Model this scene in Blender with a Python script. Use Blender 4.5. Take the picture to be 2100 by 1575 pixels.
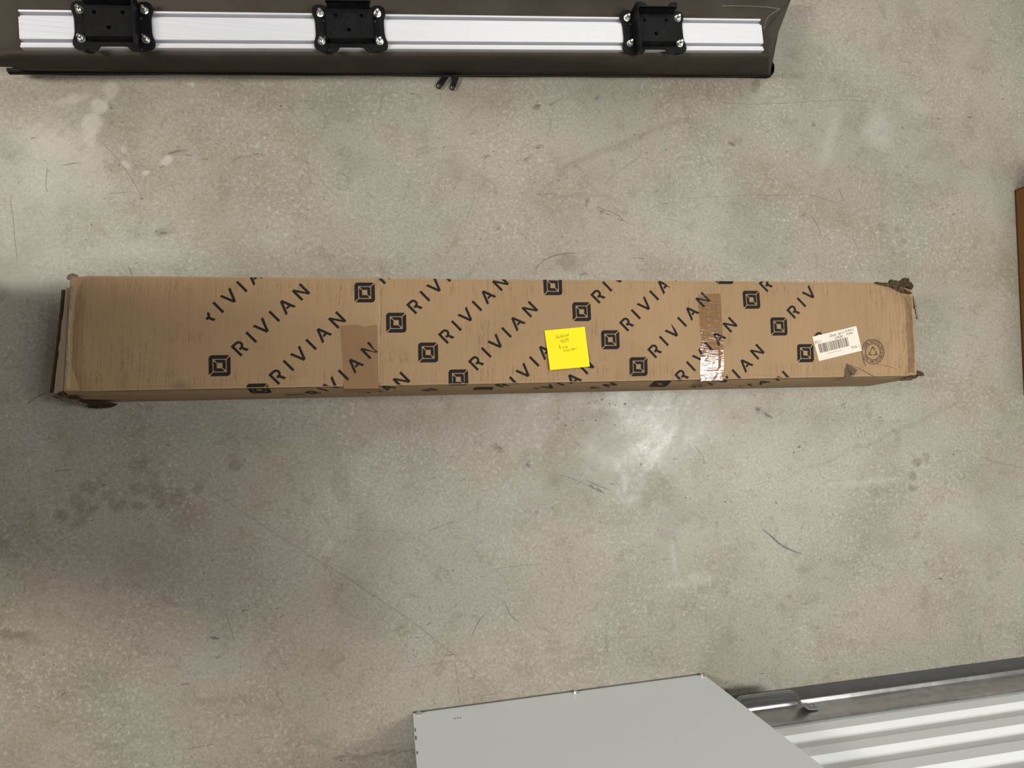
import bpy, bmesh, math, random
import numpy as np
from mathutils import Vector, Matrix
from mathutils.geometry import tessellate_polygon

for o in list(bpy.data.objects):
    bpy.data.objects.remove(o, do_unlink=True)
scene = bpy.context.scene
COL = scene.collection

# ------------------------------------------------------------------ camera
F = 1456.0            # focal length in pixels of the 2100 px wide frame
CAMH = 1.4313         # camera height over the floor (m)
NADIR = (798.0, 885.0)
_d = np.array([(NADIR[0]-1050)/F, -(NADIR[1]-787.5)/F, -1.0]); _d /= np.linalg.norm(_d)
_up = -_d
_X = np.array([1.0, 0, 0]) - _up*_up[0]; _X /= np.linalg.norm(_X)
_Y = np.cross(_up, _X)
RW = np.stack([_X, _Y, _up])          # rows: world axes in camera coordinates
cam = bpy.data.cameras.new('camera')
cam.sensor_width = 36.0
cam.lens = 36.0*F/2100.0
cam.clip_start = 0.02
camo = bpy.data.objects.new('camera', cam)
COL.objects.link(camo)
M = Matrix([[*RW[0], 0], [*RW[1], 0], [*RW[2], CAMH], [0, 0, 0, 1]])
camo.matrix_world = M
scene.camera = camo

# ------------------------------------------------------------------ world, lights, exposure
world = bpy.data.worlds.new('world'); scene.world = world
world.use_nodes = True
bg = world.node_tree.nodes['Background']
bg.inputs[0].default_value = (1.0, 0.965, 0.90, 1)
bg.inputs[1].default_value = 0.12

def area(name, loc, target, sx, sy, power, color, rot=0, spread=180):
    l = bpy.data.lights.new(name, 'AREA'); l.shape = 'RECTANGLE'
    l.size = sx; l.size_y = sy; l.energy = power; l.color = color; l.spread = math.radians(spread)
    o = bpy.data.objects.new(name, l); COL.objects.link(o)
    o.location = loc
    o.rotation_euler = (0, 0, rot)     # all lamps face straight down
    return o
area('unseen_overhead_light', (1.38, 0.0, 2.5), None, 1.2, 0.30, 22.5, (1.0, 0.985, 0.945), spread=125)
area('unseen_overhead_light', (-2.2, 0.30, 2.5), None, 1.2, 0.30, 88, (1.0, 0.95, 0.86))  # added lamp, no known fixture: brightens the floor at left
area('unseen_overhead_light', (1.2, 2.3, 2.6), None, 2.4, 2.2, 34, (1.0, 0.97, 0.91))  # added broad fill lamp to brighten the wall panel

vs = scene.view_settings
vs.view_transform = 'Standard'
try: vs.look = 'None'
except Exception: pass
vs.gamma = 1.0
vs.use_curve_mapping = False
vs.exposure = 0.0

# ------------------------------------------------------------------ helpers
def ray(px, py):
    return RW @ np.array([(px-1050)/F, -(py-787.5)/F, -1.0])
def bp(px, py, z=0.0):
    v = ray(px, py); t = (z-CAMH)/v[2]
    return np.array([v[0]*t, v[1]*t, z])
ROOT = {}
def new_empty(name, loc, label, cat, group=None):
    o = bpy.data.objects.new(name, None); COL.objects.link(o)
    o.empty_display_size = 0.05
    o.location = loc; ROOT[o.name] = Vector(loc)
    o['label'] = label; o['category'] = cat
    if group: o['group'] = group
    return o
def finish(name, me, mat, parent=None, smooth=False, loc=None):
    """me holds world coordinates; origin goes to the parent's root or to loc"""
    o = bpy.data.objects.new(name, me); COL.objects.link(o)
    org = Vector((0, 0, 0))
    if parent is not None:
        org = ROOT[parent.name]; o.parent = parent
    elif loc is not None:
        org = Vector(loc); o.location = loc
    ROOT[o.name] = org
    me.transform(Matrix.Translation(-org))
    if mat:
        for m in (mat if isinstance(mat, (list, tuple)) else [mat]): me.materials.append(m)
    if smooth:
        for p in me.polygons: p.use_smooth = True
    return o
def mk(name, verts, faces, mat, parent=None, smooth=False, loc=None):
    me = bpy.data.meshes.new(name)
    me.from_pydata([tuple(map(float, v)) for v in verts], [], [tuple(f) for f in faces])
    me.update()
    return finish(name, me, mat, parent, smooth, loc)
class MB:
    def __init__(s): s.v = []; s.f = []
    def add(s, verts, faces):
        n = len(s.v); s.v += [tuple(map(float, v)) for v in verts]; s.f += [tuple(i+n for i in f) for f in faces]
    def poly(s, pts):                     # any simple polygon (3d points)
        tri = tessellate_polygon([[Vector(p) for p in pts]])
        # keep facing up
        out = []
        for a, b, c in tri:
            n = (Vector(pts[b])-Vector(pts[a])).cross(Vector(pts[c])-Vector(pts[a]))
            out.append((a, b, c) if n.z >= 0 else (a, c, b))
        s.add(pts, out)
    def box(s, o, ax, ay, az):            # corner o and three edge vectors
        o, ax, ay, az = map(np.array, (o, ax, ay, az))
        v = [o, o+ax, o+ax+ay, o+ay, o+az, o+ax+az, o+ax+ay+az, o+ay+az]
        s.add(v, [(0,3,2,1),(4,5,6,7),(0,1,5,4),(1,2,6,5),(2,3,7,6),(3,0,4,7)])
    def cyl(s, c, r, h, n=16, r2=None, ax=None):
        r2 = r if r2 is None else r2
        c = np.array(c, float); z = np.array([0,0,1.0]) if ax is None else np.array(ax, float)
        a = np.array([1.0,0,0]) if abs(z[0]) < .9 else np.array([0,1.0,0])
        x = np.cross(a, z); x /= np.linalg.norm(x); y = np.cross(z, x)
        v = [c + r*(x*math.cos(t)+y*math.sin(t)) for t in np.linspace(0, 2*math.pi, n, endpoint=False)]
        v += [c + z*h + r2*(x*math.cos(t)+y*math.sin(t)) for t in np.linspace(0, 2*math.pi, n, endpoint=False)]
        f = [(i, (i+1) % n, n+(i+1) % n, n+i) for i in range(n)]
        f += [tuple(range(n-1, -1, -1)), tuple(range(n, 2*n))]
        s.add(v, f)
    def ribbon(s, pts, w, up=(0,0,1)):    # flat ribbon along 3d points, w number or list
        P = [np.array(p, float) for p in pts]; n = len(P)
        ws = w if isinstance(w, (list, tuple, np.ndarray)) else [w]*n
        V = []
        for i, p in enumerate(P):
            t = P[min(i+1, n-1)]-P[max(i-1, 0)]
            s_ = np.cross(up, t); s_ /= (np.linalg.norm(s_)+1e-12)
            V += [p+s_*ws[i]/2, p-s_*ws[i]/2]
        s.add(V, [(2*i+1, 2*i+3, 2*i+2, 2*i) for i in range(n-1)])
    def build(s, name, mat, parent=None, smooth=False, loc=None):
        return mk(name, s.v, s.f, mat, parent, smooth, loc)
def shape2d(outer, holes, thick, frame):
    """extruded outline with holes; frame(x,y,z)->world; returns verts, faces"""
    cu = bpy.data.curves.new('tmp', 'CURVE'); cu.dimensions = '2D'; cu.fill_mode = 'BOTH'; cu.extrude = thick/2
    for lp in [outer]+holes:
        sp = cu.splines.new('POLY'); sp.points.add(len(lp)-1)
        for p, q in zip(sp.points, lp): p.co = (q[0], q[1], 0, 1)
        sp.use_cyclic_u = True
    ob = bpy.data.objects.new('tmp', cu); COL.objects.link(ob)
    dg = bpy.context.evaluated_depsgraph_get()
    me = bpy.data.meshes.new_from_object(ob.evaluated_get(dg))
    v = [frame(p.co.x, p.co.y, p.co.z+thick/2) for p in me.vertices]
    f = [tuple(p.vertices) for p in me.polygons]
    bpy.data.objects.remove(ob); bpy.data.curves.remove(cu); bpy.data.meshes.remove(me)
    return v, f
def text2d(body, size, align='CENTER'):
    cu = bpy.data.curves.new('tmp', 'FONT'); cu.body = body; cu.size = size; cu.align_x = align; cu.align_y = 'CENTER'
    cu.resolution_u = 3
    ob = bpy.data.objects.new('tmp', cu); COL.objects.link(ob)
    dg = bpy.context.evaluated_depsgraph_get()
    me = bpy.data.meshes.new_from_object(ob.evaluated_get(dg))
    v = [(p.co.x, p.co.y) for p in me.vertices]; f = [tuple(p.vertices) for p in me.polygons]
    bpy.data.objects.remove(ob); bpy.data.curves.remove(cu); bpy.data.meshes.remove(me)
    return v, f
def ell(cx, cy, rx, ry, ang=0, n=14):
    c, s_ = math.cos(ang), math.sin(ang)
    return [(cx+c*rx*math.cos(t)-s_*ry*math.sin(t), cy+s_*rx*math.cos(t)+c*ry*math.sin(t)) for t in np.linspace(0, 2*math.pi, n, endpoint=False)]
def spline(pts, n=8):                     # Catmull-Rom through points
    P = [np.array(p, float) for p in pts]
    if len(P) < 3: return [P[0]+(P[-1]-P[0])*t for t in np.linspace(0, 1, n+1)]
    Q = [2*P[0]-P[1]]+P+[2*P[-1]-P[-2]]; out = []
    for i in range(1, len(Q)-2):
        for t in np.linspace(0, 1, n, endpoint=False):
            a, b, c, d = Q[i-1:i+3]
            out.append(.5*((2*b)+(c-a)*t+(2*a-5*b+4*c-d)*t*t+(3*b-a-3*c+d)*t**3))
    out.append(P[-1]); return out
def smoothn(a, b, x):
    t = np.clip((x-a)/(b-a), 0, 1); return t*t*(3-2*t)

# ------------------------------------------------------------------ materials
def material(name, color=(.5,.5,.5), rough=.5, metal=0.0, spec=.5):
    m = bpy.data.materials.new(name); m.use_nodes = True
    b = m.node_tree.nodes['Principled BSDF']
    b.inputs['Base Color'].default_value = (*color, 1)
    b.inputs['Roughness'].default_value = rough
    b.inputs['Metallic'].default_value = metal
    b.inputs['Specular IOR Level'].default_value = spec
    return m
class NT:
    def __init__(s, m):
        s.m = m; s.t = m.node_tree; s.b = s.t.nodes['Principled BSDF']
    def n(s, typ, **kw):
        nd = s.t.nodes.new(typ)
        for k, v in kw.items(): setattr(nd, k, v)
        return nd
    def l(s, a, b): s.t.links.new(a, b)
    def coord(s, scale=(1,1,1), rot=(0,0,0)):
        tc = s.n('ShaderNodeTexCoord'); mp = s.n('ShaderNodeMapping')
        mp.inputs['Scale'].default_value = scale; mp.inputs['Rotation'].default_value = rot
        s.l(tc.outputs['Object'], mp.inputs['Vector']); return mp.outputs['Vector']
    def noise(s, vec, scale, detail=3, rough=.5, dist=0):
        nd = s.n('ShaderNodeTexNoise'); s.l(vec, nd.inputs['Vector'])
        nd.inputs['Scale'].default_value = scale; nd.inputs['Detail'].default_value = detail
        nd.inputs['Roughness'].default_value = rough; nd.inputs['Distortion'].default_value = dist
        return nd.outputs['Fac']
    def ramp(s, fac, stops):
        r = s.n('ShaderNodeValToRGB'); s.l(fac, r.inputs['Fac'])
        e = r.color_ramp.elements
        while len(e) < len(stops): e.new(.5)
        for el, (p, c) in zip(e, stops):
            el.position = p; el.color = (*c, 1) if len(c) == 3 else c
        return r.outputs['Color']
    def rmap(s, fac, a, b, c=0., d=1.):
        r = s.n('ShaderNodeMapRange'); r.interpolation_type = 'SMOOTHSTEP'
        s.l(fac, r.inputs['Value'])
        for k, v in zip(('From Min','From Max','To Min','To Max'), (a, b, c, d)): r.inputs[k].default_value = v
        return r.outputs['Result']
    def math(s, op, a, b=None):
        r = s.n('ShaderNodeMath', operation=op)
        for i, v in enumerate((a, b)):
            if v is None: continue
            if isinstance(v, (int, float)): r.inputs[i].default_value = v
            else: s.l(v, r.inputs[i])
        return r.outputs[0]
    def mix(s, fac, a, b, mode='MIX'):
        r = s.n('ShaderNodeMix', data_type='RGBA', blend_type=mode)
        for k, v in ((0, fac), (6, a), (7, b)):
            if isinstance(v, (int, float)): r.inputs[k].default_value = v
            elif isinstance(v, tuple): r.inputs[k].default_value = (*v, 1)
            else: s.l(v, r.inputs[k])
        return r.outputs[2]
    def bump(s, h, strength, dist=.001):
        b = s.n('ShaderNodeBump'); b.inputs['Strength'].default_value = strength; b.inputs['Distance'].default_value = dist
        s.l(h, b.inputs['Height']); s.l(b.outputs[0], s.b.inputs['Normal'])
    def color(s, c): s.l(c, s.b.inputs['Base Color'])
    def rough(s, c): s.l(c, s.b.inputs['Roughness'])

def mat_concrete():
    m = material('concrete', rough=.5, spec=.45); t = NT(m); v = t.coord()
    big = t.noise(v, 1.7, 5, .55, .4)
    mid = t.noise(v, 7.0, 4, .6, .3)
    hue = t.noise(v, 3.1, 3, .5, .6)
    base = t.mix(t.rmap(hue, .40, .60), (.378, .346, .295), (.354, .354, .297))
    base = t.mix(t.rmap(t.noise(v, 2.3, 2, .5), .5, .66, 0, .6), base, (.385, .380, .325))
    base = t.mix(t.rmap(big, .30, .70), t.mix(1.0, base, (.80, .77, .73), 'MULTIPLY'), base)
    base = t.mix(t.rmap(mid, .35, .52, .55, 0), base, t.mix(1.0, base, (.83, .80, .74), 'MULTIPLY'))
    # pale flecks
    fl = t.noise(v, 120, 3, .6, .3)
    flm = t.math('MULTIPLY', t.rmap(fl, .48, .72), t.rmap(t.noise(v, 5.5, 2, .5), .36, .62, .25, 1))
    base = t.mix(t.math('MULTIPLY', flm, .62), base, (.50, .47, .41))
    # grain
    gr = t.noise(v, 190, 3, .7)
    base = t.mix(t.rmap(gr, .32, .60, .62, 0), base, t.mix(1.0, base, (.70, .68, .64), 'MULTIPLY'))
    gr2 = t.noise(v, 26, 5, .7, .8)
    base = t.mix(t.rmap(gr2, .32, .48, .55, 0), base, t.mix(1.0, base, (.74, .71, .66), 'MULTIPLY'))
    # dark specks, in drifts
    vo = t.n('ShaderNodeTexVoronoi'); t.l(v, vo.inputs['Vector']); vo.inputs['Scale'].default_value = 60
    sp = t.math('MULTIPLY', t.rmap(vo.outputs['Distance'], .06, .14, 1, 0), t.rmap(t.noise(v, 9, 3, .6), .48, .64))
    wn = t.n('ShaderNodeSeparateColor'); t.l(vo.outputs['Color'], wn.inputs[0])
    sp = t.math('MULTIPLY', sp, t.rmap(wn.outputs[0], .35, .6))
    base = t.mix(t.math('MULTIPLY', sp, .85), base, (.10, .095, .085))
    # marks with a shape of their own
    at = t.n('ShaderNodeAttribute', attribute_name='wear'); se = t.n('ShaderNodeSeparateColor'); t.l(at.outputs['Color'], se.inputs[0])
    base = t.mix(se.outputs[0], base, t.mix(1.0, base, (.50, .46, .40), 'MULTIPLY'))
    base = t.mix(se.outputs[1], base, (.56, .535, .50))
    t.color(base)
    rg = t.math('SUBTRACT', t.rmap(t.noise(v, 4.2, 6, .65, .7), .35, .68, .40, .62), t.math('MULTIPLY', se.outputs[2], .12))
    rg = t.math('ADD', rg, t.rmap(gr, .3, .7, -.05, .05))
    t.rough(rg)
    t.bump(t.math('ADD', t.math('MULTIPLY', gr, .4), t.math('ADD', fl, t.math('MULTIPLY', gr2, .8))), .16, .0012)
    return m
def mat_cardboard(name, base=(.345,.226,.122), rot=0.0, streak=.75):
    m = material(name, base, .72, spec=.25); t = NT(m); v = t.coord(rot=(0, 0, rot))
    c = t.mix(t.rmap(t.noise(v, 5, 3, .5), .35, .65), base, tuple(x*.90 for x in base))
    c = t.mix(t.rmap(t.noise(v, 600, 2, .6), .3, .7, .22, 0), c, tuple(x*.72 for x in base))
    vs_ = t.coord(scale=(420, 16, 16), rot=(0, 0, rot)); vd_ = t.coord(scale=(520, 110, 110), rot=(0, 0, rot))
    s1 = t.math('MULTIPLY', t.rmap(t.noise(vs_, 1, 3, .6), .46, .62), t.rmap(t.noise(vd_, 1, 3, .6), .40, .62, .15, 1))
    vm = t.coord(scale=(6, 14, 14), rot=(0, 0, rot))
    mk_ = t.rmap(t.noise(vm, 1, 3, .6), .47, .64)
    at = t.n('ShaderNodeAttribute', attribute_name='wear'); se = t.n('ShaderNodeSeparateColor'); t.l(at.outputs['Color'], se.inputs[0])
    k = t.math('MULTIPLY', s1, t.math('MAXIMUM', t.math('MULTIPLY', mk_, .75), se.outputs[0]))
    c = t.mix(t.math('MULTIPLY', k, streak), c, (base[0]*.42, base[1]*.42, base[2]*.42))
    c = t.mix(t.math('MULTIPLY', se.outputs[1], .85), c, (.13, .095, .06))
    c = t.mix(se.outputs[2], c, (.44, .32, .21))
    t.color(c)
    vf = t.coord(scale=(260, 2, 2), rot=(0, 0, rot))
    t.bump(t.math('ADD', t.math('MULTIPLY', t.noise(vf, 1, 1, .5), .6), t.noise(v, 300, 2, .6)), .12, .0006)
    return m
def mat_fabric():
    m = material('awning_fabric', (.045, .038, .029), .8, spec=.15); t = NT(m); v = t.coord()
    c = t.mix(t.rmap(t.noise(v, 9, 4, .55), .3, .7), (.064, .054, .042), (.049, .042, .032))
    t.color(c)
    w = t.noise(t.coord(scale=(1, 1.4, 1)), 900, 1, .5)
    t.bump(t.math('ADD', t.math('MULTIPLY', w, .12), t.noise(v, 22, 4, .5)), .35, .004)
    return m
def mat_alu(name, col=(.74,.745,.79), metal=.20, rough=.42, streak=(2, 400, 400)):
    m = material(name, col, rough, metal); t = NT(m); v = t.coord(scale=streak)
    n = t.noise(v, 1, 3, .6)
    t.color(t.mix(t.rmap(n, .3, .7), tuple(x*.93 for x in col), col))
    t.rough(t.rmap(n, .2, .8, rough-.06, rough+.08))
    return m
def mat_galv():
    m = material('galvanised_steel', (.42,.43,.44), .36, .85); t = NT(m); v = t.coord()
    vo = t.n('ShaderNodeTexVoronoi'); t.l(v, vo.inputs['Vector']); vo.inputs['Scale'].default_value = 70
    n = t.noise(t.coord(scale=(4, 40, 40)), 1, 4, .6)
    c = t.mix(t.rmap(n, .35, .7), (.36,.36,.36), (.50,.50,.50))
    bw = t.n('ShaderNodeRGBToBW'); t.l(vo.outputs['Color'], bw.inputs[0]); t.color(t.mix(.12, c, bw.outputs[0])); t.rough(t.rmap(n, .3, .7, .30, .46))
    return m
def mat_paint(name, col, rough=.45, wear=.1):
    m = material(name, col, rough, spec=.4); t = NT(m); v = t.coord()
    n = t.noise(v, 14, 4, .6)
    t.color(t.mix(t.rmap(n, .3, .7, 0, wear), col, tuple(x*.82 for x in col)))
    t.rough(t.rmap(t.noise(v, 40, 3, .6), .3, .7, rough-.05, rough+.07))
    return m
def mat_black():
    m = material('black_powder_coat', (.005,.005,.006), .55, spec=.16); t = NT(m); v = t.coord()
    t.bump(t.noise(v, 900, 2, .5), .1, .0004)
    t.color(t.mix(t.rmap(t.noise(v, 60, 3, .6), .4, .7), (.0045,.0045,.005), (.008,.008,.009)))
    return m
def mat_tape(name, tint, glossfac, rough, bumpscale=(60, 260, 60), bs=.3):
    m = bpy.data.materials.new(name); m.use_nodes = True
    t = m.node_tree; t.nodes.clear()
    out = t.nodes.new('ShaderNodeOutputMaterial'); mx = t.nodes.new('ShaderNodeMixShader')
    tr = t.nodes.new('ShaderNodeBsdfTransparent'); gl = t.nodes.new('ShaderNodeBsdfGlossy')
    tr.inputs[0].default_value = (*tint, 1); gl.inputs['Roughness'].default_value = rough
    gl.inputs['Color'].default_value = (1, 1, 1, 1)
    tc = t.nodes.new('ShaderNodeTexCoord'); mp = t.nodes.new('ShaderNodeMapping'); mp.inputs['Scale'].default_value = bumpscale
    no = t.nodes.new('ShaderNodeTexNoise'); no.inputs['Scale'].default_value = 1; no.inputs['Detail'].default_value = 4
    bu = t.nodes.new('ShaderNodeBump'); bu.inputs['Strength'].default_value = bs; bu.inputs['Distance'].default_value = .0015
    L = t.links.new
    L(tc.outputs['Object'], mp.inputs[0]); L(mp.outputs[0], no.inputs['Vector']); L(no.outputs['Fac'], bu.inputs['Height'])
    L(bu.outputs[0], gl.inputs['Normal'])
    mx.inputs[0].default_value = glossfac
    L(tr.outputs[0], mx.inputs[1]); L(gl.outputs[0], mx.inputs[2]); L(mx.outputs[0], out.inputs[0])
    return m
def mat_ink(name, col):
    m = material(name, col, .7, spec=.18); t = NT(m); v = t.coord()
    t.color(t.mix(t.rmap(t.noise(v, 320, 3, .6), .45, .8, 0, .4), col, tuple(min(1, x*1.8+.008) for x in col)))
    return m
CONCRETE = mat_concrete()
CARD = mat_cardboard('printed_box_cardboard', rot=-0.028)
CARD_DARK = mat_cardboard('torn_cardboard', (.115,.076,.044), streak=.8)
CARD_PALE = mat_cardboard('scuffed_cardboard', (.38,.30,.215), streak=.5)
CARD_BROWN = mat_cardboard('plain_brown_cardboard', (.205,.093,.024), rot=1.57, streak=.3)
CARD_IN_SHADE = mat_cardboard('cardboard_inside_shade', (.040,.025,.016), streak=.6)  # near-black: shade of gaps and holes put into the colour
INK = mat_ink('dark_ink', (.012,.010,.009))
FABRIC = mat_fabric()
ALU = mat_alu('brushed_aluminium')
BOLTM = mat_alu('zinc_bolt', (.78,.77,.74), .95, .22, (300, 300, 300))
BLACK = mat_black()
GALV = mat_galv()
WALLP = mat_paint('grey_wall_paint', (.82,.86,.89), .42, .05)
DOORP = mat_paint('white_door_paint', (.84,.86,.88), .40, .05)
SEAL = mat_paint('grey_rubber_seal', (.105,.11,.12), .5, .4)
STEEL = mat_alu('dark_steel', (.30,.31,.32), .9, .32, (6, 200, 200))
RUBBER = mat_paint('dark_rubber', (.075,.075,.08), .55, .4)
YELLOW = mat_paint('yellow_note_paper', (.93,.74,.004), .7, .04)
PAPER = mat_paint('white_label_paper', (.72,.66,.56), .55, .25)
KRAFT = mat_cardboard('kraft_tape_paper', (.255,.150,.074), rot=.02, streak=.15)
CLEAR = mat_tape('clear_tape', (.84,.77,.69), .060, .07)
CLEAR2 = mat_tape('clear_tape_crinkled', (.93,.90,.86), .20, .10, (150, 200, 150), 1.0)
PENCIL = mat_ink('pen_ink', (.16,.10,.01))
STITCH = mat_paint('stitching_thread', (.24,.21,.165), .7, .1)

# ------------------------------------------------------------------ floor
def build_floor():
    dx = 0.0042
    xs = np.concatenate([[-5, -3, -2, -1.4], np.arange(-1.02, 1.80, dx), [2.2, 3, 4, 5.5]])
    ys = np.concatenate([[-5, -3.5, -2.2, -1.5], np.arange(-1.12, 1.36, dx), [1.8, 2.6, 4, 5.5]])
    nx, ny = len(xs), len(ys)
    XX, YY = np.meshgrid(xs, ys)
    co = np.stack([XX, YY, np.zeros_like(XX)], -1).reshape(-1, 3)
    me = bpy.data.meshes.new('floor')
    me.vertices.add(nx*ny); me.vertices.foreach_set('co', co.astype(np.float32).ravel())
    i = np.arange((nx-1)*(ny-1)); r, c = i//(nx-1), i % (nx-1)
    a = r*nx+c
    q = np.stack([a, a+1, a+1+nx, a+nx], -1).astype(np.int32)
    me.loops.add(q.size); me.loops.foreach_set('vertex_index', q.ravel())
    me.polygons.add(len(q)); me.polygons.foreach_set('loop_start', (np.arange(len(q))*4).astype(np.int32))
    me.polygons.foreach_set('loop_total', np.full(len(q), 4, np.int32))
    me.update(); me.validate()
    # photo pixel of every floor point, to lay marks where they are
    P = co - np.array([0, 0, CAMH]); C = P @ RW
    dep = np.maximum(-C[:, 2], .05)
    px = 1050+F*C[:, 0]/dep; py = 787.5-F*C[:, 1]/dep
    rng = np.random.RandomState(4)
    # wobble so that outlines are not clean ellipses
    wob = lambda s, k: np.sin(px/s+k*1.7)*np.cos(py/(s*.8)+k*2.3)+.6*np.sin((px+py)/(s*.43)+k)+.5*np.cos((px-1.3*py)/(s*.27)+k*3)
    w1 = wob(23, 1); w2 = wob(21, 2)
    X, Y = px+w1*3.0, py+w2*3.0
    D = np.zeros(len(px)); G = np.zeros(len(px)); B = np.zeros(len(px))
    def blob(x, y, rx, ry, ang=0, soft=.35, amt=1):
        c_, s_ = math.cos(ang), math.sin(ang)
        u = ((X-x)*c_+(Y-y)*s_)/rx; v = (-(X-x)*s_+(Y-y)*c_)/ry
        return amt*(1.25 if soft < .45 else 1)*(1-smoothn(1-soft*(.6 if soft < .45 else 1), 1+soft*(.6 if soft < .45 else 1), np.sqrt(u*u+v*v)))
    def line(pts, w, soft=.6, amt=1):
        out = np.zeros(len(px))
        for (x0, y0), (x1, y1) in zip(pts[:-1], pts[1:]):
            dx_, dy_ = x1-x0, y1-y0; L2 = dx_*dx_+dy_*dy_
            t = np.clip(((X-x0)*dx_+(Y-y0)*dy_)/L2, 0, 1)
            d = np.hypot(X-x0-t*dx_, Y-y0-t*dy_)/w
            out = np.maximum(out, amt*(1-smoothn(1-soft, 1+soft, d)))
        return out
    dark = [ # x, y, rx, ry, angle, softness, amount
        (180,1000,19,15,.5,.3,.42),(158,1030,15,22,-.3,.3,.40),(125,1056,14,12,.4,.3,.40),(160,1072,20,10,-.3,.3,.36),(190,1048,20,9,-.7,.3,.36),
        (218,1014,14,12,-.6,.3,.36),(240,1032,17,15,.2,.25,.44),(284,1002,17,18,.2,.25,.46),(320,1006,17,20,-.4,.25,.44),(285,1040,14,9,0,.25,.46),
        (331,1035,14,11,0,.25,.46),(284,956,14,11,-.5,.4,.36),(258,1010,6,9,0,.3,.35),(204,989,8,9,0,.3,.35),(313,975,16,16,0,.4,.28),(365,1018,18,15,.4,.4,.36),(405,1003,12,12,.3,.35,.42),
        (375,1072,22,22,.4,.6,.26),(485,955,16,11,-.2,.3,.42),(475,935,10,6,.4,.4,.3),(50,1080,30,34,0,.6,.25),(8,1125,14,20,.2,.5,.45),(30,1145,11,12,0,.4,.40),(250,985,60,40,0,.8,.15),
        (700,995,22,42,-.1,.4,.26),(860,975,44,50,.3,.8,.20),(1060,1060,60,30,-.2,.8,.18),
        (1351,1000,24,46,-.45,.35,.30),(1375,1060,22,40,-.3,.45,.30),(1330,1025,16,22,.9,.4,.30),(1368,1095,20,14,.2,.5,.38),(1420,1050,40,22,.2,.8,.25),
        (1550,172,11,13,.2,.25,.50),(1635,155,16,6,.2,.5,.35),(1500,296,9,5,.5,.3,.55),(1842,472,8,8,0,.25,.42),(1850,497,8,8,0,.3,.30),(1855,522,8,8,0,.4,.22),
        (1878,950,9,9,0,.2,.55),(1897,940,9,10,.2,.25,.38),(1874,974,9,8,.2,.25,.42),(1876,1001,8,8,0,.25,.40),(1880,1095,8,10,.4,.4,.30),(1899,1157,6,6,0,.3,.40),(1795,1005,14,10,0,.6,.25),
        (1165,540,19,22,-.4,.4,.40),(1190,545,10,14,.5,.5,.35),(1200,558,14,7,-.4,.5,.30),
        (270,200,40,32,.3,.7,.25),(240,275,46,40,.7,.7,.26),(265,330,40,18,.2,.7,.24),(490,180,80,40,.3,.8,.18),(440,290,60,40,.5,.8,.16),(530,380,90,60,.4,.9,.18),(340,475,22,8,-.2,.5,.5),(325,478,10,6,0,.4,.5),
        (30,310,30,22,.4,.7,.25),(125,275,8,9,0,.4,.40),(20,200,40,26,.1,.8,.25),(830,250,40,30,0,.9,.16),(720,330,34,20,.4,.8,.22),(990,380,26,22,.2,.8,.20),
        (30,1300,40,9,.05,.5,.72),(62,1310,26,7,.3,.5,.5),(185,1400,34,24,.2,.8,.30),(140,1425,30,10,.2,.7,.28),(25,1215,40,60,.5,.9,.20),(590,1350,60,40,.3,.9,.16),(450,1437,70,8,-.05,.7,.28),
        (350,1190,60,40,0,.9,.14),(765,1280,34,30,.2,.9,.18),(1075,1375,20,12,.2,.7,.25),(900,1372,8,16,.5,.6,.35),(825,1290,16,10,.3,.7,.28),(1490,1160,60,30,-.2,.9,.18),(1320,1350,40,30,0,.9,.14),
        (1990,250,14,40,.2,.8,.25),(1850,390,60,30,.3,.9,.18),(1760,330,40,30,.2,.9,.14),(2060,300,40,60,0,.9,.14),(2060,1090,40,50,.3,.9,.15),(1700,860,70,20,.1,.9,.16),
        (358,1505,4,14,0,.4,.35),(560,1455,30,14,.1,.8,.25),(205,1540,40,14,.1,.8,.22),(1556,840,10,6,.6,.4,.55),(1570,850,16,5,.75,.5,.5),(1020,918,12,5,.5,.4,.55),(1083,953,7,6,.4,.4,.5),(1140,985,10,14,-.3,.6,.35),
        (229,222,4,6,.2,.3,.75),(360,310,26,5,-.12,.5,.6),(510,318,24,4,-.15,.6,.35),(1000,320,9,3,-.6,.4,.6),(1105,303,11,3,0,.4,.6),(1080,325,9,3,-.6,.4,.5),(1102,218,7,4,-.3,.4,.6),(1131,214,6,3,-.2,.4,.6),(1233,432,6,3,0,.4,.6),(1204,412,4,4,0,.4,.6),(1223,202,4,5,0,.4,.5),
        (1488,1417,5,6,0,.4,.7),(1670,257,4,3,.2,.4,.9),(1647,442,4,4,0,.4,.6),(1556,1158,5,4,0,.4,.2)]
    for a_ in dark: D = np.maximum(D, blob(*a_))
    D = np.maximum(D, line([(1125,382),(1160,345),(1230,310),(1300,285),(1345,262),(1410,246)], 6, .8, .34))
    D = np.maximum(D, line([(1250,405),(1100,398)], 4, .8, .28))
    D = np.maximum(D, line([(1960,828),(1800,902),(1700,945),(1618,975)], 4, .8, .26))
    D = np.maximum(D, line([(690,1556),(770,1546),(857,1541)], 3.2, .6, .62))
    D = np.maximum(D, line([(42,1175),(60,1215),(75,1262)], 6, .8, .35))
    D = np.maximum(D, line([(1243,1292),(1243,1345)], 2.4, .6, .5))
    D = np.maximum(D, line([(905,1362),(890,1382)], 5, .8, .35))
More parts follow.
